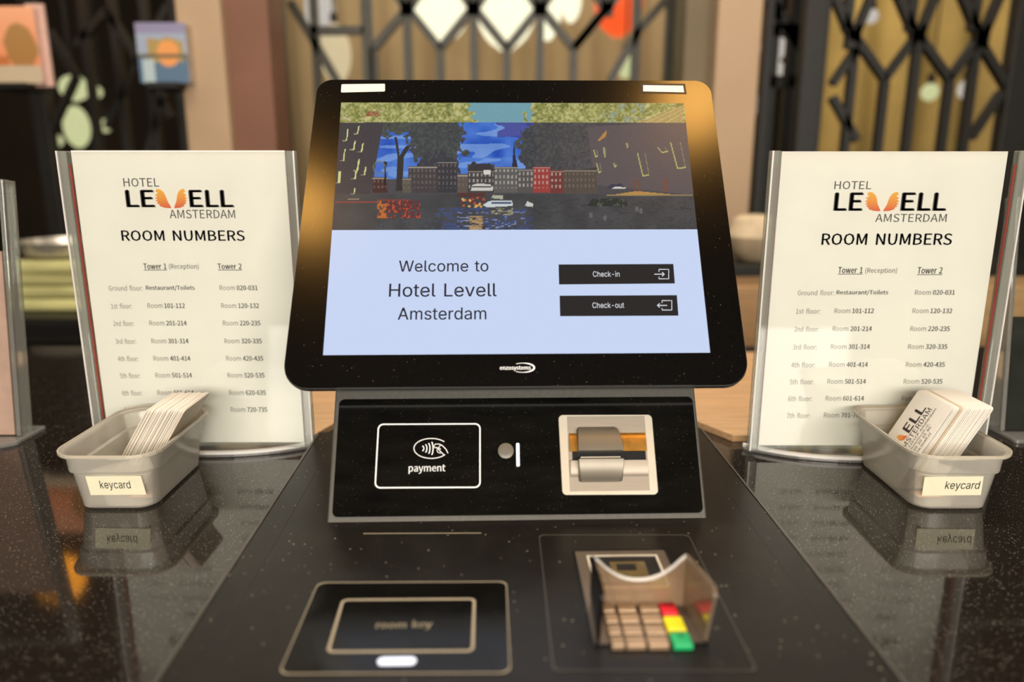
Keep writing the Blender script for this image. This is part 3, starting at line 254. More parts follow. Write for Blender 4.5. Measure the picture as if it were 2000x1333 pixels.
pL 361 67,0,342,0,342,53,128,53,128,488,67,488 3,4,5;3,5,0;1,2,3;1,3,0
pM 540 67,0,122,0,122,270,120,342,114,414,117,414,156,303,249,49,290,49,382,303,421,414,424,414,416,270,416,0,473,0,473,488,399,488,306,227,272,125,269,125,234,227,141,488,67,488 14,15,11;11,15,16;11,16,10;10,16,17;20,21,5;5,21,22;5,22,4;4,22,0;14,11,12;9,10,17;20,5,6;3,4,0;2,3,0;8,9,17;20,6,7;14,12,13;1,2,0;8,17,18;19,20,7;8,18,19;8,19,7
pN 481 67,0,125,0,125,256,118,408,120,408,173,308,351,0,414,0,414,488,355,488,355,234,358,156,364,80,361,80,308,180,130,488,67,488 7,8,9;7,9,10;14,15,16;14,16,4;4,16,3;3,16,0;14,4,5;2,3,0;14,5,6;1,2,0;7,10,11;13,14,6;7,11,12;7,12,13;7,13,6
pO 494 247,-9,397,60,455,245,397,430,247,496,97,430,39,245,97,60,247,45,141,100,102,245,141,390,247,442,352,390,392,245,352,100 3,4,12;12,4,5;3,12,13;11,12,5;2,3,13;11,5,6;2,13,14;10,11,6;1,2,14;1,14,15;9,10,6;9,6,7;1,15,8;8,9,7;0,1,8;8,7,0
pP 421 67,0,128,0,128,194,209,194,339,231,389,345,338,456,206,488,67,488,128,244,128,438,198,438,295,418,327,345,296,268,201,244 6,7,8;6,8,10;10,8,0;5,6,12;12,6,11;11,6,10;9,10,0;5,12,13;4,5,13;4,13,14;4,14,15;4,15,9;4,9,2;2,9,0;3,4,2;1,2,0
pR 422 335,0,404,0,280,214,360,260,390,351,342,457,220,488,67,488,67,0,128,0,128,207,216,207,128,256,128,438,210,438,298,418,329,351,298,280,210,256 5,6,7;5,7,13;13,7,8;4,5,15;15,5,14;14,5,13;12,13,8;4,15,16;3,4,16;3,16,17;3,17,18;2,3,18;2,18,12;2,12,10;10,12,8;1,2,11;11,2,10;1,11,0;9,10,8
pS 396 202,-9,323,32,368,130,339,213,267,260,198,290,143,319,117,372,142,423,208,442,270,430,319,397,351,436,289,480,208,496,98,460,55,367,87,285,154,242,224,212,282,179,305,124,278,67,203,45,130,62,69,106,32,63,107,11 13,14,15;12,13,15;12,15,9;9,15,8;8,15,16;12,9,10;11,12,10;7,8,16;6,7,16;6,16,17;5,6,17;4,5,17;4,17,18;3,4,18;3,18,19;2,3,20;20,3,19;2,20,21;1,2,21;1,21,22;24,25,26;1,22,23;24,26,27;23,24,27;1,23,27;0,1,27
pT 398 168,0,230,0,230,436,378,436,378,488,21,488,21,436,168,436 3,4,5;3,5,6;2,3,6;1,2,7;7,2,6;1,7,0
pU 480 240,-9,365,38,415,201,415,488,356,488,356,200,322,79,240,45,159,79,126,200,126,488,65,488,65,201,115,38 2,3,4;2,4,5;9,10,11;9,11,12;1,2,5;9,12,13;1,5,6;8,9,13;7,8,13;1,6,7;1,7,13;0,1,13
pa 375 144,-9,208,7,264,43,266,43,271,0,321,0,321,222,292,330,196,371,116,355,55,323,78,281,127,308,186,320,246,292,261,229,92,184,39,94,69,18,162,41,116,54,98,98,134,155,261,188,261,88,211,52 7,8,9;7,9,10;6,7,14;14,7,13;13,7,10;13,10,12;12,10,11;6,14,15;6,15,16;5,6,23;23,6,16;5,23,24;22,23,16;22,16,17;21,22,17;20,21,17;20,17,18;5,24,3;3,24,25;19,20,18;3,25,2;2,25,19;5,3,4;1,2,19;1,19,18;1,18,0
pc 339 204,-9,266,3,321,37,294,78,255,52,209,42,128,80,97,180,129,281,211,319,250,311,283,288,313,328,269,358,208,371,86,321,35,180,83,41 13,14,15;12,13,15;11,12,10;10,12,9;9,12,15;9,15,8;8,15,16;7,8,16;6,7,16;6,16,17;5,6,17;2,3,4;2,4,5;2,5,17;2,17,0;1,2,0
pd 412 184,-9,245,6,294,43,296,43,301,0,351,0,351,530,290,530,290,391,293,329,246,359,192,371,82,319,35,180,76,41,198,43,124,79,98,181,128,281,202,319,246,311,290,281,290,92,245,55 5,6,7;5,7,8;5,8,9;10,11,12;9,10,12;5,9,21;21,9,20;20,9,19;19,9,12;18,19,12;18,12,13;5,21,22;17,18,13;16,17,13;16,13,14;5,22,3;3,22,23;15,16,14;3,23,15;5,3,4;2,3,15;1,2,15;1,15,14;1,14,0
pe 369 208,-9,273,2,326,28,305,69,262,47,214,40,130,74,94,166,338,166,341,201,303,324,196,371,84,320,35,180,85,41,94,210,129,293,198,322,264,293,287,210 10,11,12;9,10,18;18,10,17;17,10,12;16,17,12;16,12,13;9,18,19;15,16,13;9,19,15;9,15,13;8,9,13;8,13,7;7,13,14;6,7,14;5,6,14;2,3,4;2,4,5;5,14,0;2,5,0;1,2,0
pf 216 22,312,71,312,71,0,132,0,132,312,208,312,208,361,132,361,132,418,144,472,183,490,203,487,224,480,237,527,209,535,176,538,97,506,71,419,71,361,22,358 14,15,16;13,14,16;12,13,11;11,13,16;11,16,10;10,16,9;9,16,17;8,9,17;8,17,18;7,8,18;5,6,7;5,7,18;5,18,19;5,19,0;4,5,0;3,4,1;1,4,0;3,1,2
ph 404 61,0,122,0,122,262,171,303,221,317,273,295,289,221,289,0,350,0,350,229,323,334,239,371,174,353,120,310,122,385,122,530,61,530 14,15,16;14,16,0;13,14,0;10,11,12;10,12,13;9,10,5;5,10,4;4,10,13;3,4,13;3,13,2;2,13,0;9,5,6;1,2,0;8,9,6;8,6,7
pi 183 61,0,122,0,122,361,61,361,92,436,121,447,132,476,121,505,92,516,63,505,52,476,63,447 1,2,3;1,3,0;7,8,9;6,7,9;6,9,10;5,6,10;5,10,11;4,5,11
pk 367 61,0,121,0,121,95,189,174,295,0,361,0,224,216,345,361,277,361,124,171,121,171,121,530,61,530 10,11,12;10,12,0;6,7,8;6,8,9;5,6,3;3,6,9;5,3,4;2,3,9;2,9,10;2,10,0;1,2,0
pl 189 125,-9,146,-7,160,-3,152,43,139,42,127,48,122,68,122,530,61,530,61,72,76,12 6,7,8;6,8,9;6,9,10;5,6,10;4,5,10;2,3,4;2,4,10;2,10,0;1,2,0
pm 616 61,0,122,0,122,262,170,304,213,317,264,295,280,221,280,0,341,0,341,262,388,304,432,317,483,295,499,221,499,0,559,0,559,229,533,334,450,371,388,351,331,301,296,352,231,371,170,353,118,309,117,309,111,361,61,361 17,18,19;21,22,23;25,26,27;25,27,0;21,23,24;20,21,4;4,21,24;17,19,20;16,17,12;12,17,11;11,17,20;10,11,20;20,4,5;3,4,24;3,24,25;3,25,2;2,25,0;9,10,20;9,20,5;16,12,13;9,5,6;8,9,6;1,2,0;15,16,13;15,13,14;8,6,7
pn 406 61,0,122,0,122,262,171,303,221,317,273,295,289,221,289,0,350,0,350,229,323,334,239,371,173,353,118,309,117,309,111,361,61,361 10,11,12;14,15,16;14,16,0;10,12,13;9,10,5;5,10,4;4,10,13;3,4,13;3,13,14;3,14,2;2,14,0;9,5,6;1,2,0;8,9,6;8,6,7
po 403 202,-9,318,41,369,180,318,321,202,371,85,321,35,180,85,41,202,42,126,80,97,180,126,281,202,319,278,281,307,180,278,80 3,4,5;2,3,13;13,3,12;12,3,5;12,5,11;11,5,6;2,13,14;10,11,6;1,2,14;1,14,15;9,10,6;9,6,7;1,15,8;8,9,7;1,8,7;0,1,7
pp 412 61,-152,122,-152,122,-30,120,33,170,2,220,-9,330,42,377,186,340,320,234,371,172,355,118,319,117,319,111,361,61,361,210,43,169,51,122,80,122,270,172,307,218,319,292,283,314,186,285,81 8,9,10;12,13,14;12,14,0;8,10,11;7,8,21;21,8,20;20,8,11;19,20,11;19,11,12;19,12,18;18,12,0;7,21,22;17,18,0;6,7,22;6,22,23;6,23,15;16,17,3;3,17,0;15,16,3;6,15,3;5,6,3;5,3,4;2,3,0;1,2,0
pr 258 61,0,122,0,122,232,165,297,213,316,232,315,248,310,259,363,242,369,221,371,164,350,118,295,117,295,111,361,61,361 8,9,10;7,8,10;6,7,10;12,13,14;12,14,0;6,10,5;5,10,4;4,10,11;3,4,11;2,3,11;2,11,12;2,12,0;1,2,0
ps 311 156,-9,253,23,287,98,252,172,177,208,123,233,99,271,116,308,166,323,210,314,248,291,277,329,228,358,166,371,74,341,41,268,75,200,146,164,203,138,229,95,211,55,158,39,100,50,51,82,21,41,82,6 12,13,14;11,12,14;11,14,8;8,14,7;7,14,15;10,11,9;9,11,8;6,7,15;5,6,15;5,15,16;4,5,16;3,4,16;3,16,17;2,3,18;18,3,17;2,18,19;1,2,19;1,19,20;22,23,24;1,20,21;21,22,24;21,24,25;1,21,25;0,1,25
pt 251 174,-9,209,-4,241,5,230,51,209,44,188,41,145,59,132,110,132,312,231,312,231,361,132,361,132,463,82,463,75,361,18,358,18,312,72,312,72,112,94,24 11,12,13;11,13,14;9,10,11;9,11,14;9,14,15;9,15,16;8,9,16;7,8,17;17,8,16;7,17,18;7,18,19;6,7,19;5,6,19;2,3,4;2,4,5;2,5,19;2,19,0;1,2,0
pu 404 167,-9,232,9,286,57,288,57,293,0,343,0,343,361,283,361,283,105,235,59,185,44,133,67,117,140,117,361,56,361,56,132,83,27 5,6,7;5,7,8;12,13,14;12,14,15;11,12,15;11,15,16;5,8,3;3,8,9;10,11,16;3,9,2;2,9,10;5,3,4;1,2,10;1,10,16;1,16,0
pv 347 139,0,210,0,338,361,278,361,210,156,176,49,173,49,140,156,72,361,9,361 1,2,3;1,3,4;7,8,9;7,9,0;1,4,5;6,7,0;1,5,6;1,6,0
pw 534 118,0,189,0,240,194,265,299,268,299,293,195,345,0,418,0,516,361,458,361,405,152,383,52,380,52,355,152,298,361,239,361,182,152,158,52,155,52,134,152,80,361,18,361 7,8,9;7,9,10;13,14,15;13,15,4;4,15,3;3,15,16;19,20,21;19,21,0;13,4,5;2,3,16;13,5,6;1,2,16;7,10,11;12,13,6;1,16,17;18,19,0;7,11,12;7,12,6;1,17,18;1,18,0
py 347 67,-156,152,-120,202,-31,338,361,279,361,214,161,184,59,181,59,145,161,72,361,9,361,154,-1,146,-28,115,-84,65,-106,37,-100,25,-148,44,-154 2,3,4;2,4,5;8,9,10;8,10,11;2,5,6;7,8,11;2,6,7;2,7,11;2,11,12;2,12,13;1,2,13;1,13,14;14,15,16;1,14,16;0,1,16;0,16,17
pz 316 23,0,297,0,297,49,100,49,291,329,291,361,44,361,44,312,214,312,23,33 4,5,6;4,6,7;3,4,8;8,4,7;3,8,9;1,2,3;1,3,9;1,9,0
"""
# ------------------------------------------------------------------ mesh helpers
def tag(o, label=None, cat=None, group=None, kind=None):
    if label: o['label'] = label
    if cat: o['category'] = cat
    if group: o['group'] = group
    if kind: o['kind'] = kind
    return o
def thing(name, label, cat, loc=(0, 0, 0), rz=0., group=None):
    o = bpy.data.objects.new(name, None); o.empty_display_size = .05; COL.objects.link(o)
    o.location = loc; o.rotation_euler = (0, 0, rz)
    return tag(o, label, cat, group)
class MB:
    def __init__(s): s.v = []; s.f = []
    def add(s, vs, fs, T=None):
        n = len(s.v)
        s.v += [tuple(T @ Vector(p)) if T is not None else tuple(p) for p in vs]
        s.f += [tuple(i+n for i in f) for f in fs]; return s
    def box(s, x0, x1, y0, y1, z0, z1, T=None):
        vs = [(x, y, z) for z in (z0, z1) for y in (y0, y1) for x in (x0, x1)]
        return s.add(vs, [(0, 2, 3, 1), (4, 5, 7, 6), (0, 1, 5, 4), (2, 6, 7, 3), (0, 4, 6, 2), (1, 3, 7, 5)], T)
    def prism(s, poly, z0, z1, T=None):
        n = len(poly)
        vs = [(p[0], p[1], z0) for p in poly]+[(p[0], p[1], z1) for p in poly]
        fs = [tuple(range(n))[::-1], tuple(range(n, 2*n))]+[(i, (i+1) % n, n+(i+1) % n, n+i) for i in range(n)]
        return s.add(vs, fs, T)
    def ring(s, a, b, z0, z1, T=None):
        n = len(a)
        vs = [(p[0], p[1], z) for z in (z0, z1) for q in (a, b) for p in q]
        fs = []
        for i in range(n):
            j = (i+1) % n
            fs += [(2*n+i, 2*n+j, 3*n+j, 3*n+i), (i, n+i, n+j, j), (i, j, 2*n+j, 2*n+i), (n+i, 3*n+i, 3*n+j, n+j)]
        return s.add(vs, fs, T)
    def loft(s, secs, T=None, caps=True):
        n = len(secs[0]); vs = [p for q in secs for p in q]; fs = []
        for k in range(len(secs)-1):
            for i in range(n):
                j = (i+1) % n; fs.append((k*n+i, k*n+j, (k+1)*n+j, (k+1)*n+i))
        if caps: fs += [tuple(range(n))[::-1], tuple(range((len(secs)-1)*n, len(secs)*n))]
        return s.add(vs, fs, T)
    def poly_line(s, pts, w, z0, z1, T=None):
        """flat stroke along 2-D points"""
        P = [Vector(p) for p in pts]; L = []; Rr = []
        for i, p in enumerate(P):
            d = (P[min(i+1, len(P)-1)]-P[max(i-1, 0)]); d.normalize(); n = Vector((-d.y, d.x))*w/2
            L.append(p+n); Rr.append(p-n)
        for i in range(len(P)-1):
            s.prism([Rr[i], Rr[i+1], L[i+1], L[i]], z0, z1, T)
        return s
    def lathe(s, prof, n=24, T=None):
        vs = []; fs = []
        for r, z in prof:
            for i in range(n): a = 2*math.pi*i/n; vs.append((r*math.cos(a), r*math.sin(a), z))
        for k in range(len(prof)-1):
            for i in range(n):
                j = (i+1) % n; fs.append((k*n+i, k*n+j, (k+1)*n+j, (k+1)*n+i))
        fs += [tuple(range(n))[::-1], tuple(range((len(prof)-1)*n, len(prof)*n))]
        return s.add(vs, fs, T)
    def build(s, name, m, parent=None, bevel=0., smooth=False, seg=2):
        me = bpy.data.meshes.new(name); me.from_pydata(s.v, [], s.f); me.update()
        bm = bmesh.new(); bm.from_mesh(me); bmesh.ops.recalc_face_normals(bm, faces=bm.faces)
        if smooth:
            for f in bm.faces: f.smooth = True
            for e in bm.edges:
                if len(e.link_faces) == 2 and e.calc_face_angle(0) > R(35): e.smooth = False
        bm.to_mesh(me); bm.free()
        me.materials.append(m)
        o = bpy.data.objects.new(name, me); COL.objects.link(o)
        if parent: o.parent = parent
        if bevel:
            b = o.modifiers.new('bevel', 'BEVEL'); b.width = bevel; b.segments = seg; b.limit_method = 'ANGLE'; b.angle_limit = R(40)
        return o
def rrect(x0, x1, y0, y1, r, n=6):
    P = []
    for cx, cy, a0 in ((x1-r, y1-r, 0), (x0+r, y1-r, 90), (x0+r, y0+r, 180), (x1-r, y0+r, 270)):
        for i in range(n+1): a = R(a0+90*i/n); P.append((cx+r*math.cos(a), cy+r*math.sin(a)))
    return P
def rquad(c, r, n=6):
    """rounded polygon through corners (ccw or cw)"""
    out = []; N_ = len(c)
    rs = r if isinstance(r, (list, tuple)) else [r]*N_
    for i in range(N_):
        p = Vector(c[i][:2]); a = (Vector(c[i-1][:2])-p).normalized(); b = (Vector(c[(i+1) % N_][:2])-p).normalized()
        ang = a.angle(b); t = rs[i]/math.tan(ang/2); cen = p+(a+b).normalized()*(rs[i]/math.sin(ang/2))
        p0 = p+a*t-cen; p1 = p+b*t-cen; a0 = math.atan2(p0.y, p0.x); a1 = math.atan2(p1.y, p1.x); d = (a1-a0+math.pi) % (2*math.pi)-math.pi
        for k in range(n+1): q = a0+d*k/n; out.append((cen.x+rs[i]*math.cos(q), cen.y+rs[i]*math.sin(q)))
    return out
GLYPHS = {}
def _load_glyphs():
    for ln in GLYPH_DATA.strip().split('\n'):
        c, w, v, f = ln.split(' '); v = list(map(int, v.split(',')))
        GLYPHS[c] = (int(w)/1000, [(v[i]/1000, v[i+1]/1000) for i in range(0, len(v), 2)], [tuple(map(int, q.split(','))) for q in f.split(';')])
_tc = {}
def text_geo(s, bold=0., spacing=1., face='p'):
    """outlines of a grotesque alphabet kept at the end of this script's data block; bold repeats the strokes slightly shifted"""
    k = (s, bold, spacing, face)
    if k in _tc: return _tc[k]
    if not GLYPHS: _load_glyphs()
    v = []; f = []; x = 0
    for ch in s:
        if ch == ' ': x += .25; continue
        w, gv, gf = GLYPHS[face+ch]
        for dx, dy in (((0, 0),) if bold <= 0 else ((-bold, -bold*.4), (0, bold*.4), (bold, -bold*.4))):
            n = len(v); v += [(x+a+dx, b+dy) for a, b in gv]; f += [tuple(i+n for i in q) for q in gf]
        x += w*spacing
    X = [p[0] for p in v]; Y = [p[1] for p in v]
    _tc[k] = (v, f, min(X), max(X), min(Y), max(Y)); return _tc[k]
def put_text(mb, s, x0, x1, y0, y1, z, T=None, bold=0., underline=False, spacing=1., face='p'):
    v, f, a, b, c, d = text_geo(s, bold, spacing, face)
    vs = [(x0+(p[0]-a)/(b-a)*(x1-x0), y0+(p[1]-c)/(d-c)*(y1-y0), z) for p in v]
    mb.add(vs, f, T)
    if underline: mb.add([(x0, y0-.0012, z), (x1, y0-.0012, z), (x1, y0-.0006, z), (x0, y0-.0006, z)], [(0, 1, 2, 3)], T)
def picture(name, nx, ny, place, paint, m, parent):
    """dense grid whose vertices carry a painted colour; place(s,t)->point, paint(s,t arrays)->rgb 0..255"""
    s, t = np.meshgrid(np.linspace(0, 1, nx), np.linspace(0, 1, ny))
    c = np.clip(paint(s.ravel(), t.ravel()), 0, 255)/255.
    c = np.where(c <= .04045, c/12.92, ((c+.055)/1.055)**2.4)
    vs = [place(a, b) for a, b in zip(s.ravel(), t.ravel())]
    fs = [(j*nx+i, j*nx+i+1, (j+1)*nx+i+1, (j+1)*nx+i) for j in range(ny-1) for i in range(nx-1)]
    me = bpy.data.meshes.new(name); me.from_pydata(vs, [], fs)
    at = me.color_attributes.new('picture', 'FLOAT_COLOR', 'POINT')
    at.data.foreach_set('color', np.hstack([c, np.ones((len(c), 1))]).astype(np.float32).ravel())
    me.materials.append(m); o = bpy.data.objects.new(name, me); COL.objects.link(o); o.parent = parent
    return o
def copy_tree(o, parent=None):
    c = o.copy(); COL.objects.link(c)
    if parent: c.parent = parent
    for ch in list(o.children): copy_tree(ch, c)
    return c

# ------------------------------------------------------------------ the setting
FZ, CZ = -1.05, 1.66
def struct(name, m, *boxes):
    b = MB()
    for q in boxes: b.box(*q)
    return tag(b.build(name, m), kind='structure')
struct('floor', M['floor'], (-4, 4, -3.2, 5, FZ-.1, FZ))
struct('ceiling', M['ceil'], (-4, 4, -3.2, 5, CZ, CZ+.1))
struct('wall_back', M['wall'], (-4, 4, 5, 5.1, FZ, CZ))
struct('wall_left', M['wallblk'], (-4.1, -4, -3.2, 5.1, FZ, CZ))
struct('wall_right', M['wallblk'], (4, 4.1, -3.2, 5.1, FZ, CZ))
struct('wall_front', M['wallblk'], (-4.1, 4.1, -3.3, -3.2, FZ, CZ))
struct('baseboard_back', M['cabinet'], (-4, 4, 4.98, 5, FZ, FZ+.1))

# reception counter
ctr = thing('reception_counter', 'black speckled stone reception counter carrying the check-in kiosk and signs', 'counter', (0, .65, FZ))
MB().box(-1.5, 1.5, -.56, .50, 1.02, 1.05).build('countertop', M['granite'], ctr, bevel=.002)
MB().box(-1.45, 1.45, -.48, .46, 0.0, 1.02).build('counter_body', M['desk'], ctr)
# wooden board behind kiosk with notch
a = onz(612, 850, .008); b_ = onz(1432, 850, .008)
wb = MB().prism([(-.34, a.y-.0), (a.x, a.y), (-.17, .83), (.165, .83), (b_.x, b_.y), (.40, b_.y+.004), (.40, 1.08), (-.34, 1.08)], 0, .008)
tag(wb.build('wooden_board', M['wood'], bevel=.001), 'pale wooden board lying on the counter behind the black kiosk', 'board')

# ------------------------------------------------------------------ the kiosk
HB = .015                                          # deck height
KO = onz(1012, 1019, HB); PHI, TAU = R(1.5), R(32)
kiosk = thing('check_in_kiosk', 'black self check-in kiosk with tilted touch screen in the middle of the counter', 'kiosk', (KO.x, KO.y, 0), PHI)
KM = Matrix.Translation((KO.x, KO.y, 0)) @ Matrix.Rotation(PHI, 4, 'Z'); KI = KM.inverted()
def dk(px, py, z=HB): p = KI @ onz(px, py, z); return (p.x, p.y)          # on the deck, kiosk coordinates
S0 = Matrix.Translation((0, 0, HB)) @ Matrix.Rotation(R(90)-TAU, 4, 'X')    # slope frame: x across, y up the slope, z towards the guest
def sp(px, py, off=0.):
    T = KM @ S0; n = (T.to_3x3() @ Vector((0, 0, 1))); p0 = T @ Vector((0, 0, off)); d = ray(px, py)
    q = T.inverted() @ (CP+d*((p0-CP).dot(n)/d.dot(n))); return (q.x, q.y)
def text_px(mb, s, xl, yt, xr, yb, off, f=sp, T=S0, **k):
    ym, xm = (yt+yb)/2, (xl+xr)/2
    put_text(mb, s, f(xl, ym, off)[0], f(xr, ym, off)[0], f(xm, yb, off)[1], f(xm, yt, off)[1], off, T, **k)
def line_px(mb, pts, w, off, T=S0, f=sp, th=.0002): mb.poly_line([f(x, y, off) for x, y in pts], w, off, off+th, T)

# base: outer frame with chamfer, inner lid with seam
bt, lid = .205, .1755
fr, bk = -.34, .21
oc = [(-bt, fr), (bt, fr), (bt, bk), (-bt, bk)]
b = MB()
def sec(poly, z): return [(x, y, z) for x, y in poly]
top = [(-bt+.008, fr), (bt-.008, fr), (bt-.008, bk-.01), (-bt+.008, bk-.01)]
b.loft([sec(oc, 0), sec(oc, .004), sec(top, HB)], caps=True)
base = b.build('base_frame', M['deck'], kiosk)
for sx in (-1, 1):
    e = MB()
                                   # lighter chamfered edge
    e.loft([[(sx*(bt+.0006), fr, .003), (sx*(bt-.008), fr, HB+.0006), (sx*(bt-.010), fr, HB+.0006), (sx*(bt+.0006), fr, .001)],
            [(sx*(bt+.0006), bk-.01, .003), (sx*(bt-.008), bk-.01, HB+.0006), (sx*(bt-.010), bk-.01, HB+.0006), (sx*(bt+.0006), bk-.01, .001)]])
    e.build('edge_trim', M['edge'], kiosk)
for sx in (-1, 1): MB().box(sx*lid-.0005, sx*lid+.0005, fr, bk-.03, HB-.002, HB+.0002).build('lid_seam', M['seam'], kiosk)
MB().box(-lid+.0005, lid-.0005, fr, bk-.03, HB-.003, HB+.0008).build('base_lid', M['deck'], kiosk)
DZ = HB+.0008
q = [dk(710, 1043, DZ), dk(940, 1042, DZ)]
MB().poly_line(q, .0005, DZ, DZ+.0002).build('service_slit', M['outline2'], kiosk)

# room key reader
rk = [dk(543, 1320, DZ), dk(998, 1318, DZ), dk(990, 1138, DZ), dk(621, 1140, DZ)]
reader = MB().prism(rquad(rk, .005), DZ-.001, DZ+.0006).build('room_key_reader', M['readerglass'], kiosk, bevel=.0003)
def inset(c, d):
    cx = sum(p[0] for p in c)/len(c); cy = sum(p[1] for p in c)/len(c)
    return [(p[0]-math.copysign(d, p[0]-cx), p[1]-math.copysign(d, p[1]-cy)) for p in c]
MB().ring(rquad(inset(rk, -.0006), .0055), rquad(inset(rk, -.0001), .005), DZ-.001, DZ+.0008).build('reader_rim', M['outline2'], reader)
ro = [dk(637, 1278, DZ), dk(926, 1276, DZ), dk(929, 1171, DZ), dk(668, 1173, DZ)]
MB().ring(rquad(ro, .004), rquad(inset(ro, .0016), .0026), DZ+.0006, DZ+.0008).build('outline', M['outline2'], reader)
t = MB(); text_px(t, 'room key', 735, 1213, 844, 1231, DZ+.0008, f=dk, T=None, bold=.02); t.build('lettering', M['readerink'], reader)
c0, c1 = dk(736, 1303, DZ), dk(814, 1287, DZ)
MB().prism(rrect(c0[0], c1[0], c0[1], c1[1], (c1[1]-c0[1])*.49), DZ+.0006, DZ+.0012).build('status_light', M['ledb'], reader)

# pin pad
pp = [dk(1080, 1313, DZ), dk(1480, 1313, DZ), dk(1345, 1046, DZ), dk(1052, 1046, DZ)]
pad = MB().prism(rquad(pp, .004), DZ-.001, DZ+.0003).build('pin_pad', M['deck'], kiosk)
MB().ring(rquad(inset(pp, -.0006), .0045), rquad(pp, .004), DZ-.001, DZ+.0005).build('pad_rim', M['edge'], pad)
X0, Yb = dk(1122, 1078, DZ); X1 = dk(1298, 1078, DZ)[0]; Yf = dk(1265, 1262, DZ)[1]
ZP = DZ+.0004
MB().box(X0, X1, Yf, Yb, DZ-.002, ZP).build('keypad_bed', M['padbed'], pad)
b = MB(); b.ring([(X0-.001, Yf-.001), (X1+.001, Yf-.001), (X1+.001, Yb+.001), (X0-.001, Yb+.001)], [(X0, Yf), (X1, Yf), (X1, Yb), (X0, Yb)], DZ-.002, DZ+.0016)
b.build('keypad_frame', M['black'], pad)
lx0, ly1 = dk(1150, 1090, ZP); lx1 = dk(1280, 1090, ZP)[0]; ly0 = ly1-.038
MB().ring([(lx0-.0015, ly0-.0015), (lx1+.0015, ly0-.0015), (lx1+.0015, ly1+.0015), (lx0-.0015, ly1+.0015)], [(lx0, ly0), (lx1, ly0), (lx1, ly1), (lx0, ly1)], ZP, ZP+.001).build('display_frame', M['steel2'], pad)
MB().box(lx0, lx1, ly0, ly1, ZP, ZP+.0004).build('pin_display', M['black'], pad)
b = MB(); b.box(lx0+.013, lx1-.009, ly0+.01, ly1-.007, ZP+.0004, ZP+.0007); b.build('display_board', M['lcd'], pad)
MB().box(lx0+.017, lx1-.016, ly0+.02, ly1-.011, ZP+.0007, ZP+.0012).build('display_chip', M['black'], pad)
def key(px0, py0, px1, py1, m, name='key', z=.0035):
    ym = (py0+py1)/2
    x0 = dk(px0, ym, ZP+z)[0]; x1 = dk(px1, ym, ZP+z)[0]; y0 = dk(px0, py1, ZP+z)[1]; y1 = dk(px0, py0, ZP+z)[1]
    return MB().box(x0, x1, y0, y1, ZP, ZP+z).build(name, m, pad, bevel=.0006)
xs = [(1177, 1200), (1206, 1241), (1249, 1286)]
for r_, (y0, y1) in enumerate([(1178, 1194), (1199, 1215), (1221, 1238), (1243, 1261)]):
    for (x0, x1) in xs:
        k = .35+.65*0; sh = r_*6
        key(x0+sh*.9, y0, x1+sh*1.05, y1, M['keys'])
rkey = key(1291, 1178, 1322, 1200, M['red']); key(1300, 1204, 1336, 1231, M['yellow']); key(1312, 1236, 1350, 1261, M['green'])
zk = ZP+.0036
t = MB(); text_px(t, 'STOP', 1294, 1179, 1316, 1184, zk, f=dk, T=None, bold=.03); t.build('key_lettering', M['inkblk'], pad)
t = MB(); text_px(t, 'OK', 1324, 1240, 1336, 1245, zk, f=dk, T=None, bold=.03); t.build('key_lettering', M['inkblk'], pad)
# privacy shield: scooped back wall and two flaring side walls
yb = (KI @ Vector((.07, .404, 0))).y; yf = (KI @ Vector((.07, .358, 0))).y; yfb = Yf+.002
zb, zf = .0515, .0565
bx0, bx1 = X0+.003, X1-.003; fx0, fx1 = X0+.002, X1
b = MB(); n = 14; P = [(bx0, yb, ZP), (bx1, yb, ZP)]
tops = []
for i in range(n+1):
    u = i/n; x = bx1+(bx0-bx1)*u; s_ = abs(2*u-1); tops.append((x, zb-.0175*(1-s_**2.2)-(.0015 if s_ > .97 else 0)))
poly = [(bx0, ZP), (bx1, ZP)]+tops
T = Matrix(((1, 0, 0, 0), (0, 0, -1, yb), (0, 1, 0, 0), (0, 0, 0, 1)))
b.prism(poly, -.0012, .0012, T); b.build('shield_back', M['shield'], pad, bevel=.0004)
T_ = MB(); T_.poly_line([(x, z+.0002) for x, z in tops], .0007, -.0013, .0013, T); T_.build('shield_highlight', M['rimglint'], pad)  # pale strip painted as the highlight along the scooped top
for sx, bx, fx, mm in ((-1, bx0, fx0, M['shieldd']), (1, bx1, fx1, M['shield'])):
    b = MB(); w = .0011
    q = [(bx, yb, ZP), (fx, yfb, ZP), (fx, yf-.002, zf-.004), (fx, yf+.001, zf), (bx, yb, zb-.001)]
    b.loft([[(x-w, y, z) for x, y, z in q], [(x+w, y, z) for x, y, z in q]]); b.build('shield_side', mm, pad, bevel=.0004)

# payment panel
oq = [sp(638, 1021), sp(1386, 1018), sp(1360, 768), sp(658, 768)]
hw = .1452; pt = .112
panel = MB().box(-hw, hw, 0, pt, -.010, 0, S0).build('payment_panel', M['plate'], kiosk, bevel=.0012)
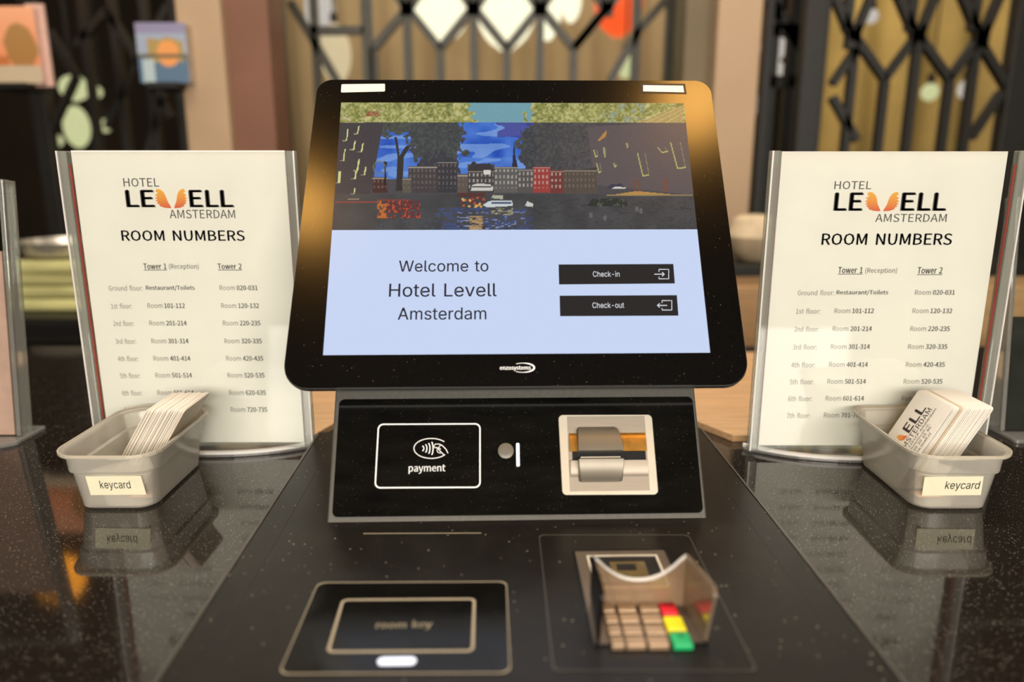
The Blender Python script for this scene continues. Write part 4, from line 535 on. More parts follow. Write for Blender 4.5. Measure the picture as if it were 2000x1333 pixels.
# support behind the panel carrying the head
sup = MB(); sup.box(-hw+.006, hw-.006, .05, .16, -.055, -.010, S0); sup.box(-hw+.006, hw-.006, .012, .05, -.018, -.010, S0); sup.build('neck', M['black'], kiosk, bevel=.002)
MB().box(-hw+.01, hw-.01, .05, .20, HB, .05).build('rear_housing', M['black'], kiosk, bevel=.003)
gq = [sp(648, 1008), sp(1374, 1006), sp(1352, 777), sp(664, 779)]
gw = (gq[1][0]-gq[0][0]+gq[2][0]-gq[3][0])/4; gc = sum(p[0] for p in gq)/4; gy0 = (gq[0][1]+gq[1][1])/2; gy1 = (gq[2][1]+gq[3][1])/2
MB().prism(rrect(gc-gw, gc+gw, gy0, gy1, .0045), 0, .0008, S0).build('panel_glass', M['glassblk'], panel, bevel=.0003)
G = .0009
pq = [sp(731, 955, G), sp(939, 954, G), sp(939, 827, G), sp(738, 828, G)]
MB().ring(rquad(pq, .0045), rquad(inset(pq, .0012), .0034), G, G+.0002, S0).build('outline', M['outline'], panel)
t = MB(); text_px(t, 'payment', 798, 908, 870, 926, G+.0001, bold=.015); t.build('lettering', M['outline'], panel)
t = MB()
line_px(t, [(842.5+34*math.cos(a), 876.5+19.5*math.sin(a)) for a in [R(x) for x in range(38, 322, 8)]], .0007, G)
for k, (x, h) in enumerate(((825, 5), (831, 8), (837, 10.5), (843, 13))):
    line_px(t, [(x+3.2*math.cos(R(a))*1.2-1, 876.5+h*math.sin(R(a))) for a in range(-75, 76, 15)], .0009, G)
line_px(t, [(847, 874), (850, 868), (858, 868), (860, 871), (855, 876), (848, 874.5)], .0006, G)
line_px(t, [(858, 868), (864, 871), (871, 878), (875, 886)], .0007, G)
line_px(t, [(852, 874), (857, 879), (862, 884), (867, 889)], .0007, G)
line_px(t, [(855, 875), (861, 878)], .0006, G); line_px(t, [(853, 879), (855, 884), (861, 886)], .0006, G)
t.build('contactless_symbol', M['outline'], panel)
q0, q1 = sp(1008.5, 912, G), sp(1014.5, 866, G)
MB().prism(rrect(q0[0], q1[0], q0[1], q1[1], .0010), G, G+.0006, S0).build('status_light', M['led'], panel)
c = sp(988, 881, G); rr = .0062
MB().lathe([(rr, 0), (rr*.9, .0003), (rr*.4, .0004), (.0004, .0004)], 28, S0 @ Matrix.Translation((c[0], c[1], G))).build('reflection_spot', M['reflspot'], panel, smooth=True)  # disc painted as a reflection in the panel glass
# card slot; crop coordinates of the slot close-up -> photograph
def cs(cx, cy, off=0.): return sp(1080+cx*.135, 800+cy*.135, off)
sq = [sp(1098, 968), sp(1285, 967), sp(1272, 811.5), sp(1090, 812)]
slot = MB().prism(rquad(sq, .0035), 0, .0022, S0).build('card_slot_plate', M['steel2'], panel, bevel=.0004)
MB().ring(rquad(inset(sq, -.0009), .0042), rquad(inset(sq, -.0001), .0036), 0, .0012, S0).build('slot_gasket', M['seam'], panel)
x0 = cs(215, 500)[0]; x1 = cs(1345, 500)[0]; y0 = cs(700, 1190)[1]; y1 = cs(700, 110)[1]
MB().box(x0, x1, y0, y1, .0020, .0025, S0).build('slot_face', M['steel'], panel, bevel=.0002)
ys = (cs(700, 600)[1]+cs(700, 735)[1])/2-.0012
def barrel(mb, x0, x1, rad_up, rad_dn, h, gap, up, inset_=(0., 0.)):
    n = 10; rad = rad_up if up else rad_dn; secs = []
    for k in (0, 1):
        row = []; x = (x0, x1)[k]
        for i in range(n+1):
            v = gap+(rad-gap)*i/n; hh = h*math.sqrt(max(0, 1-(v/rad)**2))
            sh = inset_[k]*(1-hh/h)
            row.append((x+(sh if k == 0 else -sh), ys+(v if up else -v), .0024+hh))
        row += [(x, ys+(rad if up else -rad), .001), (x, ys+(gap if up else -gap), .001)]
        secs.append(row)
    mb.loft(secs, S0)
sx0, sx1 = cs(240, 660)[0], cs(1345, 660)[0]; cx0, cx1 = cs(345, 660)[0], cs(985, 660)[0]
ru, rd = cs(700, 350)[1]-ys, ys-cs(700, 985)[1]; cu_, cdn = cs(640, 262)[1]-ys, ys-cs(640, 1062)[1]
b = MB(); barrel(b, sx0, sx1, ru, rd, .0035, .0036, True); b.build('slot_guide', M['brass'], panel, smooth=True)
b = MB(); barrel(b, sx0, sx1, ru, rd, .0035, .0036, False); b.build('slot_guide', M['steel'], panel, smooth=True)
b = MB(); barrel(b, cx0, cx1, cu_, cdn, .0105, .0030, True, (.0022, .0050)); b.build('slot_mouth', M['steel3'], panel, smooth=True, bevel=.0003)
b = MB(); barrel(b, cx0, cx1, cu_, cdn, .0105, .0034, False, (.0030, .0040)); b.build('slot_mouth', M['steel3'], panel, smooth=True, bevel=.0003)
b = MB(); b.box(sx0+.002, sx1-.001, ys-.0033, ys+.0033, .0024, .0042, S0); b.build('card_slot', M['seam'], panel)
b = MB(); b.box(cx0+.002, cx1-.002, ys-.0020, ys-.0012, .0042, .0085, S0); b.build('slot_lip', M['steel2'], panel)

# display head
OFF = .033
def sh_(px, py): return sp(px, py, OFF)
hv0 = sh_(1008, 756)[1]; hv1 = sh_(1012, 155)[1]
hc = (sh_(556, 690)[0]+sh_(1458, 690)[0])/2; wb_ = (sh_(1463, 715)[0]-sh_(551, 715)[0])/2; wt_ = (sh_(1391, 180)[0]-sh_(617, 180)[0])/2
hc2 = (sh_(1391, 180)[0]+sh_(617, 180)[0])/2
def headpoly(d, k=1.): return rquad([(hc-wb_+d, hv0+d), (hc+wb_-d, hv0+d), (hc2+wt_-d, hv1-d), (hc2-wt_+d, hv1-d)], [.019*k, .019*k, .014*k, .014*k], 8)
b = MB(); z_ = lambda P, z: [(x, y, z) for x, y in P]
b.loft([z_(headpoly(.014), .008), z_(headpoly(.0035), .020), z_(headpoly(.0), .0245), z_(headpoly(.0), .0290)], S0)
head = b.build('display_head', M['black'], kiosk)
MB().loft([z_(headpoly(.0005), .0290), z_(headpoly(.0004), .0296), z_(headpoly(.0009), .0300)], S0).build('bezel_line', M['edge'], head)
MB().loft([z_(headpoly(.0014), .0300), z_(headpoly(.0006), .0306), z_(headpoly(.0006), .0322), z_(headpoly(.0010), OFF)], S0).build('bezel', M['bezel'], head)
MB().lathe([(.03, -.03), (.03, .012)], 24, S0 @ Matrix.Translation((0, .20, .0))).build('head_mount', M['black'], head)
E0 = OFF+.0003
ux0 = (sp(629, 692, E0)[0]+sp(668, 202, E0)[0])/2; ux1 = (sp(1388, 690, E0)[0]+sp(1335, 201, E0)[0])/2
uv0 = sp(1008, 691.5, E0)[1]; uv1 = sp(1008, 201, E0)[1]; uvm = sp(1008, 449, E0)[1]
MB().box(ux0, ux1, uv0, uvm, OFF, E0, S0).build('screen', M['ui'], head)
# the canal photograph shown on the upper half, painted in the coordinates of a close-up
KMT = KM @ S0
def to_crop(s, t):
    x = ux0+(ux1-ux0)*s; y = uvm+(uv1-uvm)*t
    T = np.array(KMT); p = T[:3, 0][:, None]*x+T[:3, 1][:, None]*y+(T[:3, 2]*E0+T[:3, 3]-np.array(CP))[:, None]
    zc = p[1]*ct-p[2]*st; v = p[1]*st+p[2]*ct
    px = 1000+FPX*p[0]/zc; py = 666.5-FPX*v/zc
    return (px-620)/.39, (py-190)/.39
def inpoly(X, Y, P):
    r_ = np.zeros(X.shape, bool); j = len(P)-1
    for i in range(len(P)):
        (a_, b1), (c_, d1) = P[i], P[j]
        cond = ((b1 > Y) != (d1 > Y)) & (X < (c_-a_)*(Y-b1)/(d1-b1+1e-9)+a_); r_ ^= cond; j = i
    return r_
rng = np.random.RandomState(3)
def vnoise(X, Y, sc, seed=0):
    g = np.random.RandomState(seed).rand(64, 64); x = X/sc; y = Y/sc; xi = np.floor(x).astype(int); yi = np.floor(y).astype(int); fx = x-xi; fy = y-yi
    fx = fx*fx*(3-2*fx); fy = fy*fy*(3-2*fy); A = lambda i, j: g[i % 64, j % 64]
    return (A(xi, yi)*(1-fx)+A(xi+1, yi)*fx)*(1-fy)+(A(xi, yi+1)*(1-fx)+A(xi+1, yi+1)*fx)*fy
def canal(s, t):
    X, Y = to_crop(s, t); C_ = np.zeros((len(X), 3)); rnd = rng.rand(len(X))
    def put(mask, col, k=1.): C_[mask] = C_[mask]*(1-k)+np.array(col)*k
    n1, n2, n3 = vnoise(X, Y, 60, 1), vnoise(X, Y, 22, 2), vnoise(X, Y, 9, 3)
    C_[:] = (74, 72, 76)                                                   # dark haze
    # sky
    sky = np.stack([28+50*n1, 72+50*n1, 172+34*n1], 1)
    skm = ((X > 285) & (X < 520) & (Y > 165) & (Y < 410)) | ((X > 700) & (X < 1080) & (Y > 100) & (Y < 385))
    C_[skm] = sky[skm]
    cl = skm & (vnoise(X+1.5*Y, Y*4, 90, 5) > .62); put(cl, (128, 160, 214), .7)
    put(skm & (Y > 300), (110, 150, 215), .35)
    put(skm & (Y < 150+70*n1) & (X > 880+60*n2), (58, 52, 128), .7)
    # tree crowns
    def blob(cx, cy, rx, ry, col, j=.45, seed=7):
        d = ((X-cx)/rx)**2+((Y-cy)/ry)**2+(vnoise(X, Y, 14, seed)-.5)*j*2+(vnoise(X, Y, 35, seed+1)-.5)*j*2
        put(d < 1, col); return d < 1
    blob(590, 200, 150, 150, (66, 68, 70)); blob(350, 130, 110, 60, (70, 74, 68), .5, 9); blob(600, 360, 105, 90, (60, 60, 66), .2, 11)
    blob(1190, 220, 160, 150, (70, 68, 70), .5, 13); blob(1060, 260, 45, 110, (62, 64, 68), .5, 15); blob(1330, 200, 110, 150, (76, 72, 74), .4, 17)
    tr = (Y < 380) & (C_[:, 2] < 90)
    put(tr & (n3 > .66) & (X > 250) & (X < 1400), (92, 98, 92), .35); put(tr & (n3 < .2), (56, 54, 60), .5)
    put(inpoly(X, Y, [(385, 200), (400, 290), (395, 470), (425, 470), (432, 300), (470, 240), (440, 250), (412, 290), (398, 200)]), (52, 50, 48))
    # buildings
    put(inpoly(X, Y, [(90, 110), (300, 110), (330, 130), (270, 450), (260, 540), (80, 540)]), (66, 62, 66))
    put(inpoly(X, Y, [(1350, 150), (1900, 110), (1900, 490), (1390, 440)]), (90, 82, 84))
    put(inpoly(X, Y, [(1200, 380), (1400, 350), (1400, 480), (1200, 480)]), (66, 58, 58))
    for (x, y, w, h, sl) in ((150, 160, 6, 60, -8), (205, 145, 6, 40, -8), (185, 220, 7, 45, -8), (225, 230, 7, 45, -8), (135, 260, 6, 60, -8), (205, 310, 8, 60, -10), (238, 350, 7, 40, -6), (105, 370, 12, 60, -4), (190, 370, 8, 40, -6), (185, 455, 5, 30, -4)):
        put(inpoly(X, Y, [(x, y), (x+w, y), (x+w+sl, y+h), (x+sl, y+h)]), (206, 204, 138))
        put(inpoly(X, Y, [(x+sl-16, y+h-4), (x+sl, y+h-4), (x+sl, y+h+1), (x+sl-16, y+h+1)]), (150, 148, 112))
    for (x, y, w, h) in ((1380, 262, 26, 40), (1395, 330, 28, 50), (1480, 330, 18, 22), (1600, 280, 62, 118), (1765, 225, 80, 135), (1545, 230, 12, 24), (1430, 250, 14, 50), (1700, 250, 55, 30)):
        P = [(x, y), (x+6, y), (x+w*.45+6, y+h), (x+w*.45, y+h)]; put(inpoly(X, Y, P), (170, 166, 108))
        P = [(x+w*.45, y+h-6), (x+w, y+h-12), (x+w, y+h-5), (x+w*.45, y+h)]; put(inpoly(X, Y, P), (176, 172, 104))
        put(inpoly(X, Y, [(x+w*.62, y), (x+w*.62+4, y), (x+w, y+h-10), (x+w-4, y+h-10)]), (130, 124, 100))
    put(inpoly(X, Y, [(1403, 215), (1448, 165), (1446, 195), (1410, 222)]), (176, 128, 66))
    for (x0_, x1_, yr, yt_, col) in ((752, 885, 335, 372, (70, 66, 66)), (885, 1003, 348, 352, (92, 90, 88)), (1003, 1085, 360, 365, (84, 80, 78)), (1080, 1165, 348, 352, (150, 62, 58)), (1165, 1232, 365, 370, (110, 56, 52)), (1232, 1400, 362, 368, (84, 74, 66)), (700, 752, 385, 392, (92, 82, 76)), (455, 600, 345, 350, (70, 64, 66)), (600, 700, 320, 325, (58, 56, 62)), (275, 350, 400, 405, (70, 44, 44)), (425, 470, 405, 410, (90, 84, 74))):
        put((X > x0_) & (X < x1_) & (Y > yr) & (Y < 480), col)
        put((X > x0_) & (X < x1_) & (Y > yt_) & (Y < yt_+4), (190, 180, 160), .7)
        gx = (X-x0_) % 20; gy = (Y-yt_) % 30
        put((X > x0_+4) & (X < x1_-4) & (Y > yt_+9) & (Y < 455) & (gx > 6) & (gx < 14) & (gy > 9) & (gy < 24), (196, 190, 178) if 740 < x0_ < 1200 else (116, 108, 100), .8*(rnd[:, None]*0+.8)[0, 0])
    put(inpoly(X, Y, [(752, 372), (775, 322), (790, 322), (795, 332), (855, 332), (862, 326), (868, 340), (885, 372)]), (58, 54, 56))
    put((X > 832) & (X < 866) & (Y > 366) & (Y < 386), (206, 204, 196))
    put(inpoly(X, Y, [(975, 350), (978, 300), (985, 215), (992, 300), (1004, 350)]), (44, 44, 60))
    put(inpoly(X, Y, [(768, 470), (775, 440), (800, 432), (865, 436), (880, 455), (878, 470)]), (196, 194, 186))
    put((X > 775) & (X < 870) & (Y > 446) & (Y < 454), (60, 60, 62))
    put(inpoly(X, Y, [(328, 325), (338, 320), (350, 328), (344, 350), (344, 440), (335, 440), (335, 350)]), (34, 34, 36))
    put((((X-310)/32)**2+((Y-352)/34)**2 < 1) & (((X-310)/27)**2+((Y-352)/29)**2 > 1), (120, 128, 92), .8)
    # quay and water
    wm = Y > 485; w_ = np.stack([62+12*n1, 62+12*n1, 64+12*n1], 1); C_[wm] = w_[wm]
    rip = vnoise(X, Y*4, 16, 21)
    put((Y > 555) & (X > 600) & (X < 1080) & (rip > .55), (62, 78, 130), .8); put((Y > 575) & (X > 700) & (X < 1040) & (rip > .8), (150, 160, 190), .8)
    put((Y > 560) & (X > 300) & (X < 640) & (rip > .72), (70, 84, 100), .6); put((Y > 500) & (X > 1050) & (rip > .75), (54, 52, 58), .6)
    put((Y > 595) & (X > 760) & (X < 830) & (rip > .45), (190, 150, 96), .8)
    put((X > 90) & (X < 300) & (Y > 522) & (Y < 530), (150, 66, 58), .9); put((X > 300) & (X < 460) & (Y > 512) & (Y < 518), (140, 60, 56), .8)
    put((X > 150) & (X < 210) & (Y > 508) & (Y < 512), (190, 160, 120), .9)
    rb = (X > 300) & (X < 515) & (Y > 520) & (Y < 605); put(rb & (n3 > .35), (104, 44, 44), .9); put(rb & (n3 > .68), (176, 84, 60), .9); put(rb & (X < 345) & (n3 > .4), (190, 110, 50), .9)
    put((Y > 478) & (Y < 500) & (X > 700) & (X < 840), (90, 46, 40), .7)
    for k in range(26):
        cx = 720+rng.rand()*120; cy = 500+rng.rand()*50; put(((X-cx)/7)**2+((Y-cy)/6)**2 < 1, [(190, 90, 50), (220, 180, 110), (120, 40, 40)][k % 3], .85)
    put(inpoly(X, Y, [(828, 540), (860, 520), (975, 518), (978, 545), (850, 552)]), (196, 204, 206)); put((X > 870) & (X < 970) & (Y > 526) & (Y < 534), (80, 90, 110))
    put(inpoly(X, Y, [(870, 505), (880, 490), (930, 492), (930, 512)]), (170, 170, 150)); put(inpoly(X, Y, [(1040, 545), (1050, 520), (1082, 535), (1078, 550)]), (196, 196, 190))
    put((Y > 555) & (Y < 590) & (X > 870) & (X < 980) & (rip > .6), (170, 160, 110), .8)
    put(inpoly(X, Y, [(1350, 545), (1375, 510), (1500, 508), (1560, 530), (1540, 550)]), (42, 48, 44), .9); put((n3 > .75) & (Y > 510) & (Y < 550) & (X > 1350) & (X < 1560), (90, 100, 84), .7)
    put(inpoly(X, Y, [(1460, 492), (1600, 470), (1680, 478), (1790, 488)]), (176, 134, 74)); put((X > 1450) & (X < 1880) & (Y > 488) & (Y < 493), (150, 130, 90), .9)
    put(inpoly(X, Y, [(1450, 460), (1465, 438), (1520, 432), (1545, 458)]), (58, 58, 78)); put(inpoly(X, Y, [(1475, 458), (1490, 448), (1545, 452), (1540, 460)]), (200, 200, 190))
    for x in (1590, 1612, 1735, 1750): put((abs(X-x) < 4) & (Y > 405) & (Y < 470), (120, 70, 56), .9)
    for (x, y) in ((1370, 590), (1440, 605), (1600, 560), (1620, 570)): put(((X-x)/9)**2+((Y-y)/14)**2 < 1, (110, 108, 106), .7)
    # light translucent strip over the top
    tm = Y < 127
    g = np.stack([126+44*n2, 128+38*n2, 66+34*n2], 1); g[n3 > .62] += (26, 24, 34); g[n3 < .25] -= (26, 22, 10)
    C_[tm] = g[tm]; put(tm & (X > 775-(vnoise(X, Y, 20, 33)-.5)*90) & (X < 1060+(vnoise(X, Y, 20, 34)-.5)*110), (112, 156, 168))
    put(tm & (X > 1430) & (X < 1640) & (n2 > .5), (120, 140, 140), .5)
    put(inpoly(X, Y, [(1600, 130), (1830, 40), (1830, 130)]) & tm, (170, 146, 98), .8)
    for k in range(4): put(inpoly(X, Y, [(1590+k*50, 128), (1800+k*30, 42), (1806+k*30, 42), (1600+k*50, 128)]) & tm, (206, 184, 120), .7)
    put(tm & inpoly(X, Y, [(240, 95), (250, 72), (310, 70), (308, 98)]) & (n3 > .4), (150, 66, 62), .8)
    put(tm & inpoly(X, Y, [(128, 92), (165, 115), (168, 122), (128, 104)]), (190, 176, 150))
    # warm lamp haze is left to the real lamps
    return C_+(rnd[:, None]-.5)*7
Ty = lambda s, t: tuple(S0 @ Vector((ux0+(ux1-ux0)*s, uvm+(uv1-uvm)*t, E0)))
picture('canal_photo', 560, 200, Ty, canal, M['pic'], head)
E1 = E0+.0001
t = MB(); text_px(t, 'Welcome to', 779, 509, 954, 531, E1, face='s', bold=.004); text_px(t, 'Hotel Levell', 760, 554, 970, 580, E1, face='s', bold=.004); text_px(t, 'Amsterdam', 777, 601, 950, 625, E1, face='s', bold=.004)
t.build('welcome_text', M['uitext'], head)
def button(cor, txt, r_, icon):
    c = [sp(x, y, E0) for x, y in cor]; MB().prism(c, E0, E1, S0).build('screen_button', M['uidark'], head)
    t = MB(); text_px(t, txt, *r_, E1+.0001, face='s')
    t.build('button_lettering', M['uiwhite'], head); t = MB()
    for L_ in icon: line_px(t, L_, .0007, E1, th=.0001)
    t.build('button_icon', M['uiwhite'], head)
button([(1092, 556), (1318, 554), (1315, 516), (1091, 517)], 'Check-in', (1158, 530, 1210, 541),
       [[(1287, 531), (1287, 526.5), (1306, 526.5), (1306, 545), (1287, 545), (1287, 541)], [(1278, 536), (1297, 536)], [(1293, 532), (1297.5, 536), (1293, 540)]])
button([(1094, 618), (1325, 617), (1322, 577), (1093, 578)], 'Check-out', (1157, 591, 1219, 602),
       [[(1293, 592), (1293, 587.5), (1312, 587.5), (1312, 606), (1293, 606), (1293, 602)], [(1284, 597), (1303, 597)], [(1288.5, 593), (1284, 597), (1288.5, 601)]])
t = MB(); text_px(t, 'enzosystems', 976, 715, 1037, 725, E0, bold=.02)
for i in range(30):
    a0, a1 = R(-125+i*8.4), R(-125+(i+1)*8.4); w = 1.0+2.4*max(0, math.cos((a0+a1)/2))
    line_px(t, [(1021+22.5*math.cos(a0), 718.8+9*math.sin(a0)), (1021+22.5*math.cos(a1), 718.8+9*math.sin(a1))], w*.00040, E0)
t.build('maker_lettering', M['outline'], head)
q = [sp(666, 181, OFF), sp(752, 179, OFF), sp(752, 164, OFF), sp(667, 165, OFF)]
MB().prism(rquad(q, .001), OFF, OFF+.0003, S0).build('sticker', M['cream'], head)['label'] = 'blank cream sticker'
q = [sp(1252, 182, OFF), sp(1341, 184, OFF), sp(1338, 164, OFF), sp(1250, 163, OFF)]
MB().prism(q, OFF, OFF+.0002, S0).build('sticker_backing', M['black'], head)
q = [sp(1256, 179, OFF), sp(1336, 181, OFF), sp(1334, 168, OFF), sp(1256, 167, OFF)]
MB().prism(q, OFF+.0002, OFF+.0004, S0).build('sticker', M['cream'], head)['label'] = 'cream sticker with a black border'

# ------------------------------------------------------------------ acrylic sign holders with the room lists
XZ = Matrix.Rotation(R(90), 4, 'X')                 # (x, z, n) -> world, n towards the guest (-Y)
def stand(Ys, x0, x1, ztop, label, bulge=.01):
    cx = (x0+x1)/2; h = (x1-x0)/2
    r = thing('sign_holder', label, 'sign holder', (cx, Ys, 0), 0, 'clear acrylic sign holders on the counter')
    def arc(e_, yb_, n=20):
        P = [(h+e_-.002, yb_), (-h-e_+.002, yb_)]
        for i in range(n+1):
            a = -1+2*i/n; P.append((a*(h+e_), .012-(bulge+e_)*(1-abs(a)**2.6)))
        return P
    MB().prism(arc(.001, .014), 0.0, .0045).build('base', M['acedge'], r, bevel=.0008)
    rim = MB(); P = arc(.0012, .0142)[2:]
    for i in range(len(P)-1): rim.prism([P[i], P[i+1], (P[i+1][0]*.982, P[i+1][1]+.0042), (P[i][0]*.982, P[i][1]+.0042)], .0030, .0058)
    rim.build('base_highlight', M['cream'] if 0 else M['rimglint'], r)  # bright line along the base front, a highlight put into colour
    MB().box(-h+.004, h-.004, -.0040, -.0025, .0056, ztop-.001).build('front_panel', M['acryl'], r)
    MB().box(-h+.004, h-.004, .0030, .0045, .0045, ztop).build('back_panel', M['acryl'], r)
    for s_ in (-1, 1):
        xa, xb = sorted((s_*h, s_*(h-.0085)))
        MB().box(xa, xb, -.0055, -.0015, .0056, ztop).build('side_rim', M['acedge'], r, bevel=.0010)
        MB().box(xa, xb, .0015, .0050, .0045, ztop).build('side_rim', M['acedge'], r, bevel=.0010)
        xe = s_*(h-.0006); MB().box(xe-.0007, xe+.0007, -.0060, -.0046, .0056, ztop).build('rim_highlight', M['rimglint'], r)
        xc = s_*(h-.0082)
        MB().box(xc-.0007, xc+.0007, -.0013, .0013, .02, ztop-.012).build('paper_edge', M['pinkedge'], r)
    return r
WING = [(0, 0), (.42, .02), (.72, .10), (.80, .22), (.93, .24), (.84, .34), (1.0, .37), (.86, .46), (1.04, .52), (.84, .60), (1.0, .68), (.78, .78), (.92, .86), (.85, 1.0), (.62, .97), (.42, .84), (.30, .62), (.22, .36), (.06, .12)]
def sheet(Ys, px0, px1, ztop, zbot, rects, rows, label):
    xa, xb = px0, px1; cx = (xa+xb)/2
    r = thing('room_list_sheet', label, 'paper sheet', (cx, Ys, zbot), 0, 'room list sheets in the acrylic holders')
    MB().box(xa-cx, xb-cx, -.0004, .0004, 0, ztop-zbot).build('sheet', M['paper'], r)
    T = XZ
    off = .0006
    def xz(px, py): p = ony(px, py, Ys-off); return p.x-cx, p.z-zbot
    def tx(mb, s, xl, yt, xr, yb, **k):
        ym, xm = (yt+yb)/2, (xl+xr)/2
        put_text(mb, s, xz(xl, ym)[0], xz(xr, ym)[0], xz(xm, yb)[1], xz(xm, yt)[1], off, T, **k)
    t = MB(); tx(t, 'HOTEL', *rects['HOTEL'], bold=-.005); tx(t, 'LE', *rects['LE'], bold=.025); tx(t, 'ELL', *rects['ELL'], bold=.025); tx(t, 'AMSTERDAM', *rects['AM'], bold=-.005)
    t.build('logo_lettering', M['ink'], r)
    for (xi, xo, yt, yb) in rects['wings']:
        t = MB(); ym = (yt+yb)/2; a0 = xz(xi, ym)[0]; a1 = xz(xo, ym)[0]; z0 = xz(xi, yb)[1]; z1 = xz(xi, yt)[1]
        t.prism([(a0+(a1-a0)*p[0], z0+(z1-z0)*p[1]) for p in WING], off-.0002, off, T); t.build('wing_emblem', M['wing'], r)
    t = MB(); tx(t, 'ROOM NUMBERS', *rects['HEAD'], bold=.012); t.build('heading', M['inkblk'], r)
    t = MB(); tx(t, 'Tower 1', *rects['T1'], bold=.012, underline=True); tx(t, '(Reception)', *rects['REC']); tx(t, 'Tower 2', *rects['T2'], bold=.012, underline=True); t.build('column_headings', M['ink'], r)
    hgt = 10.5
    def wx(a, b, y): return xz(a, y)[0], xz(b, y)[0]
    y = rows[0]; t = MB(); g = rects['G']
    def strip(mb, s, xx, y, dy=0, cap=0, **k):
        zt, zb_ = xz(g[0], y-hgt/2+cap)[1], xz(g[0], y+hgt/2+dy)[1]; put_text(mb, s, xx[0], xx[1], zb_, zt, off, T, **k)
    tg = MB(); strip(tg, 'Ground floor:', wx(g[0], g[1], y), y); tg.build('text_line', M['inkgrey'], r)
    strip(t, 'Restaurant/Toilets', wx(g[2], g[3], y), y, bold=.01)
    c0 = wx(rects['c0'][0], rects['c0'][1], rows[1]); c1 = wx(rects['c1'][0], rects['c1'][1], rows[1]); c2 = wx(g[4], g[5], y)
    col1 = ['', '101-112', '201-214', '301-314', '401-414', '501-514', '601-614', '701-714']
    col2 = ['020-031', '120-132', '220-235', '320-335', '420-435', '520-535', '620-635', '720-735']
    nm = ['', '1st', '2nd', '3rd', '4th', '5th', '6th', '7th']
    def room(mb, mbg, cc, num, y):
        w = cc[1]-cc[0]; strip(mbg, 'Room', (cc[0], cc[0]+w*.40), y, dy=-1); strip(mb, num, (cc[0]+w*.45, cc[1]), y, dy=-1, bold=.012)
    for i, y in enumerate(rows):
        m1 = t if i == 0 else MB(); mg = MB()
        if i: strip(mg, nm[i]+' floor:', (c0[0], c0[1]), y); room(m1, mg, c1, col1[i], y)
        room(m1, mg, c2, col2[i], y); m1.build('text_line', M['ink'], r); mg.build('text_line', M['inkgrey'], r)
    return r
YL, YR = .700, .692
stand(YL, -.4155, -.1985, .293, 'clear acrylic holder left of the kiosk, behind the tub of fanned white cards', .029)
def ex(px, py, Y): return ony(px, py, Y).x
def ez(py, Y): return ony(1000, py, Y).z
sheet(YL, -.4045, -.2085, ez(294, YL), ez(864, YL), dict(HOTEL=(241, 348, 310, 365), LE=(245, 371, 302, 405), ELL=(369, 371, 456, 405), AM=(331, 410, 459, 427),
    wings=((333, 303, 369, 407), (338, 365, 369, 407)), HEAD=(237, 450, 478, 471), T1=(280, 515, 325, 526), REC=(330, 515, 388, 528), T2=(425, 515, 472, 526),
    G=(212, 278, 285, 380, 429, 503), c0=(217, 257), c1=(288, 361)), (563, 598, 632, 667, 701, 734, 768, 801),
    'white room number list with orange wing emblem, left of the kiosk')
stand(YR, .2345, .4665, .293, 'clear acrylic holder right of the kiosk, behind the tub with the slanted card block', .035)
sheet(YR, ex(1527, 300, YR), ex(1968, 300, YR), ez(296, YR), ez(870, YR), dict(HOTEL=(1630, 354, 1702, 370), LE=(1629, 376, 1686, 412), ELL=(1760, 376, 1850, 412), AM=(1710, 418, 1849, 434),
    wings=((1722, 1690, 375, 413), (1727, 1756, 375, 413)), HEAD=(1605, 456, 1860, 479), T1=(1637, 522, 1685, 534), REC=(1690, 523, 1752, 536), T2=(1792, 522, 1841, 535),
    G=(1558, 1629, 1634, 1735, 1787, 1865), c0=(1555, 1602), c1=(1630, 1707)), (572, 608, 643, 678, 713, 746, 779, 812),
    'white room number list with orange wing emblem, right of the kiosk')

# partial leaflet holders at the frame's edges
LT = Matrix.Rotation(R(-7), 4, 'X')
def leaflet_holder(label, x, y, xa, xb, ztop, edge, base, paper, pm, plabel):
    lh = thing('leaflet_holder', label, 'leaflet holder', (x, y, 0), 0, 'leaflet holders at the counter ends')
    MB().box(xa, xb, -.006, -.004, .004, ztop, LT).build('front_panel', M['acryl'], lh)
    MB().box(xa, xb, .012, .014, .004, ztop, LT).build('back_panel', M['acryl'], lh)
    e0, e1 = (xb-.005, xb) if edge > 0 else (xa, xa+.005)
    MB().box(e0, e1, -.006, .014, .004, ztop, LT).build('side_rim', M['acedge'], lh, bevel=.001)
    MB().box(xa, xb, -.006, -.003, ztop-.003, ztop, LT).build('top_rim', M['acedge'], lh, bevel=.0008)
    MB().prism(rquad(base, .004), 0, .004).build('base', M['acedge'], lh, bevel=.0008)
    p = tag(MB().box(xa+.007, xb-.008, -.0035, .0115, .005, paper, LT).build('leaflet_stack', pm), plabel, 'leaflets'); p.location = (x, y, 0)
leaflet_holder('clear leaflet holder cut off by the left edge of the photo', -.611, .735, -.085, .098, .268, 1, [(-.09, .03), (-.09, -.045), (.08, -.040), (.103, -.02), (.103, .03)], .196, M['pinkpaper'], 'pale pink leaflets inside the holder at the left edge')
leaflet_holder('clear leaflet holder cut off by the right edge of the photo', .625, .75, -.105, .085, .25, -1, [(-.105, .03), (-.105, -.03), (.09, -.05), (.09, .03)], .125, M['darkleaf'], 'dark leaflets inside the holder at the right edge')

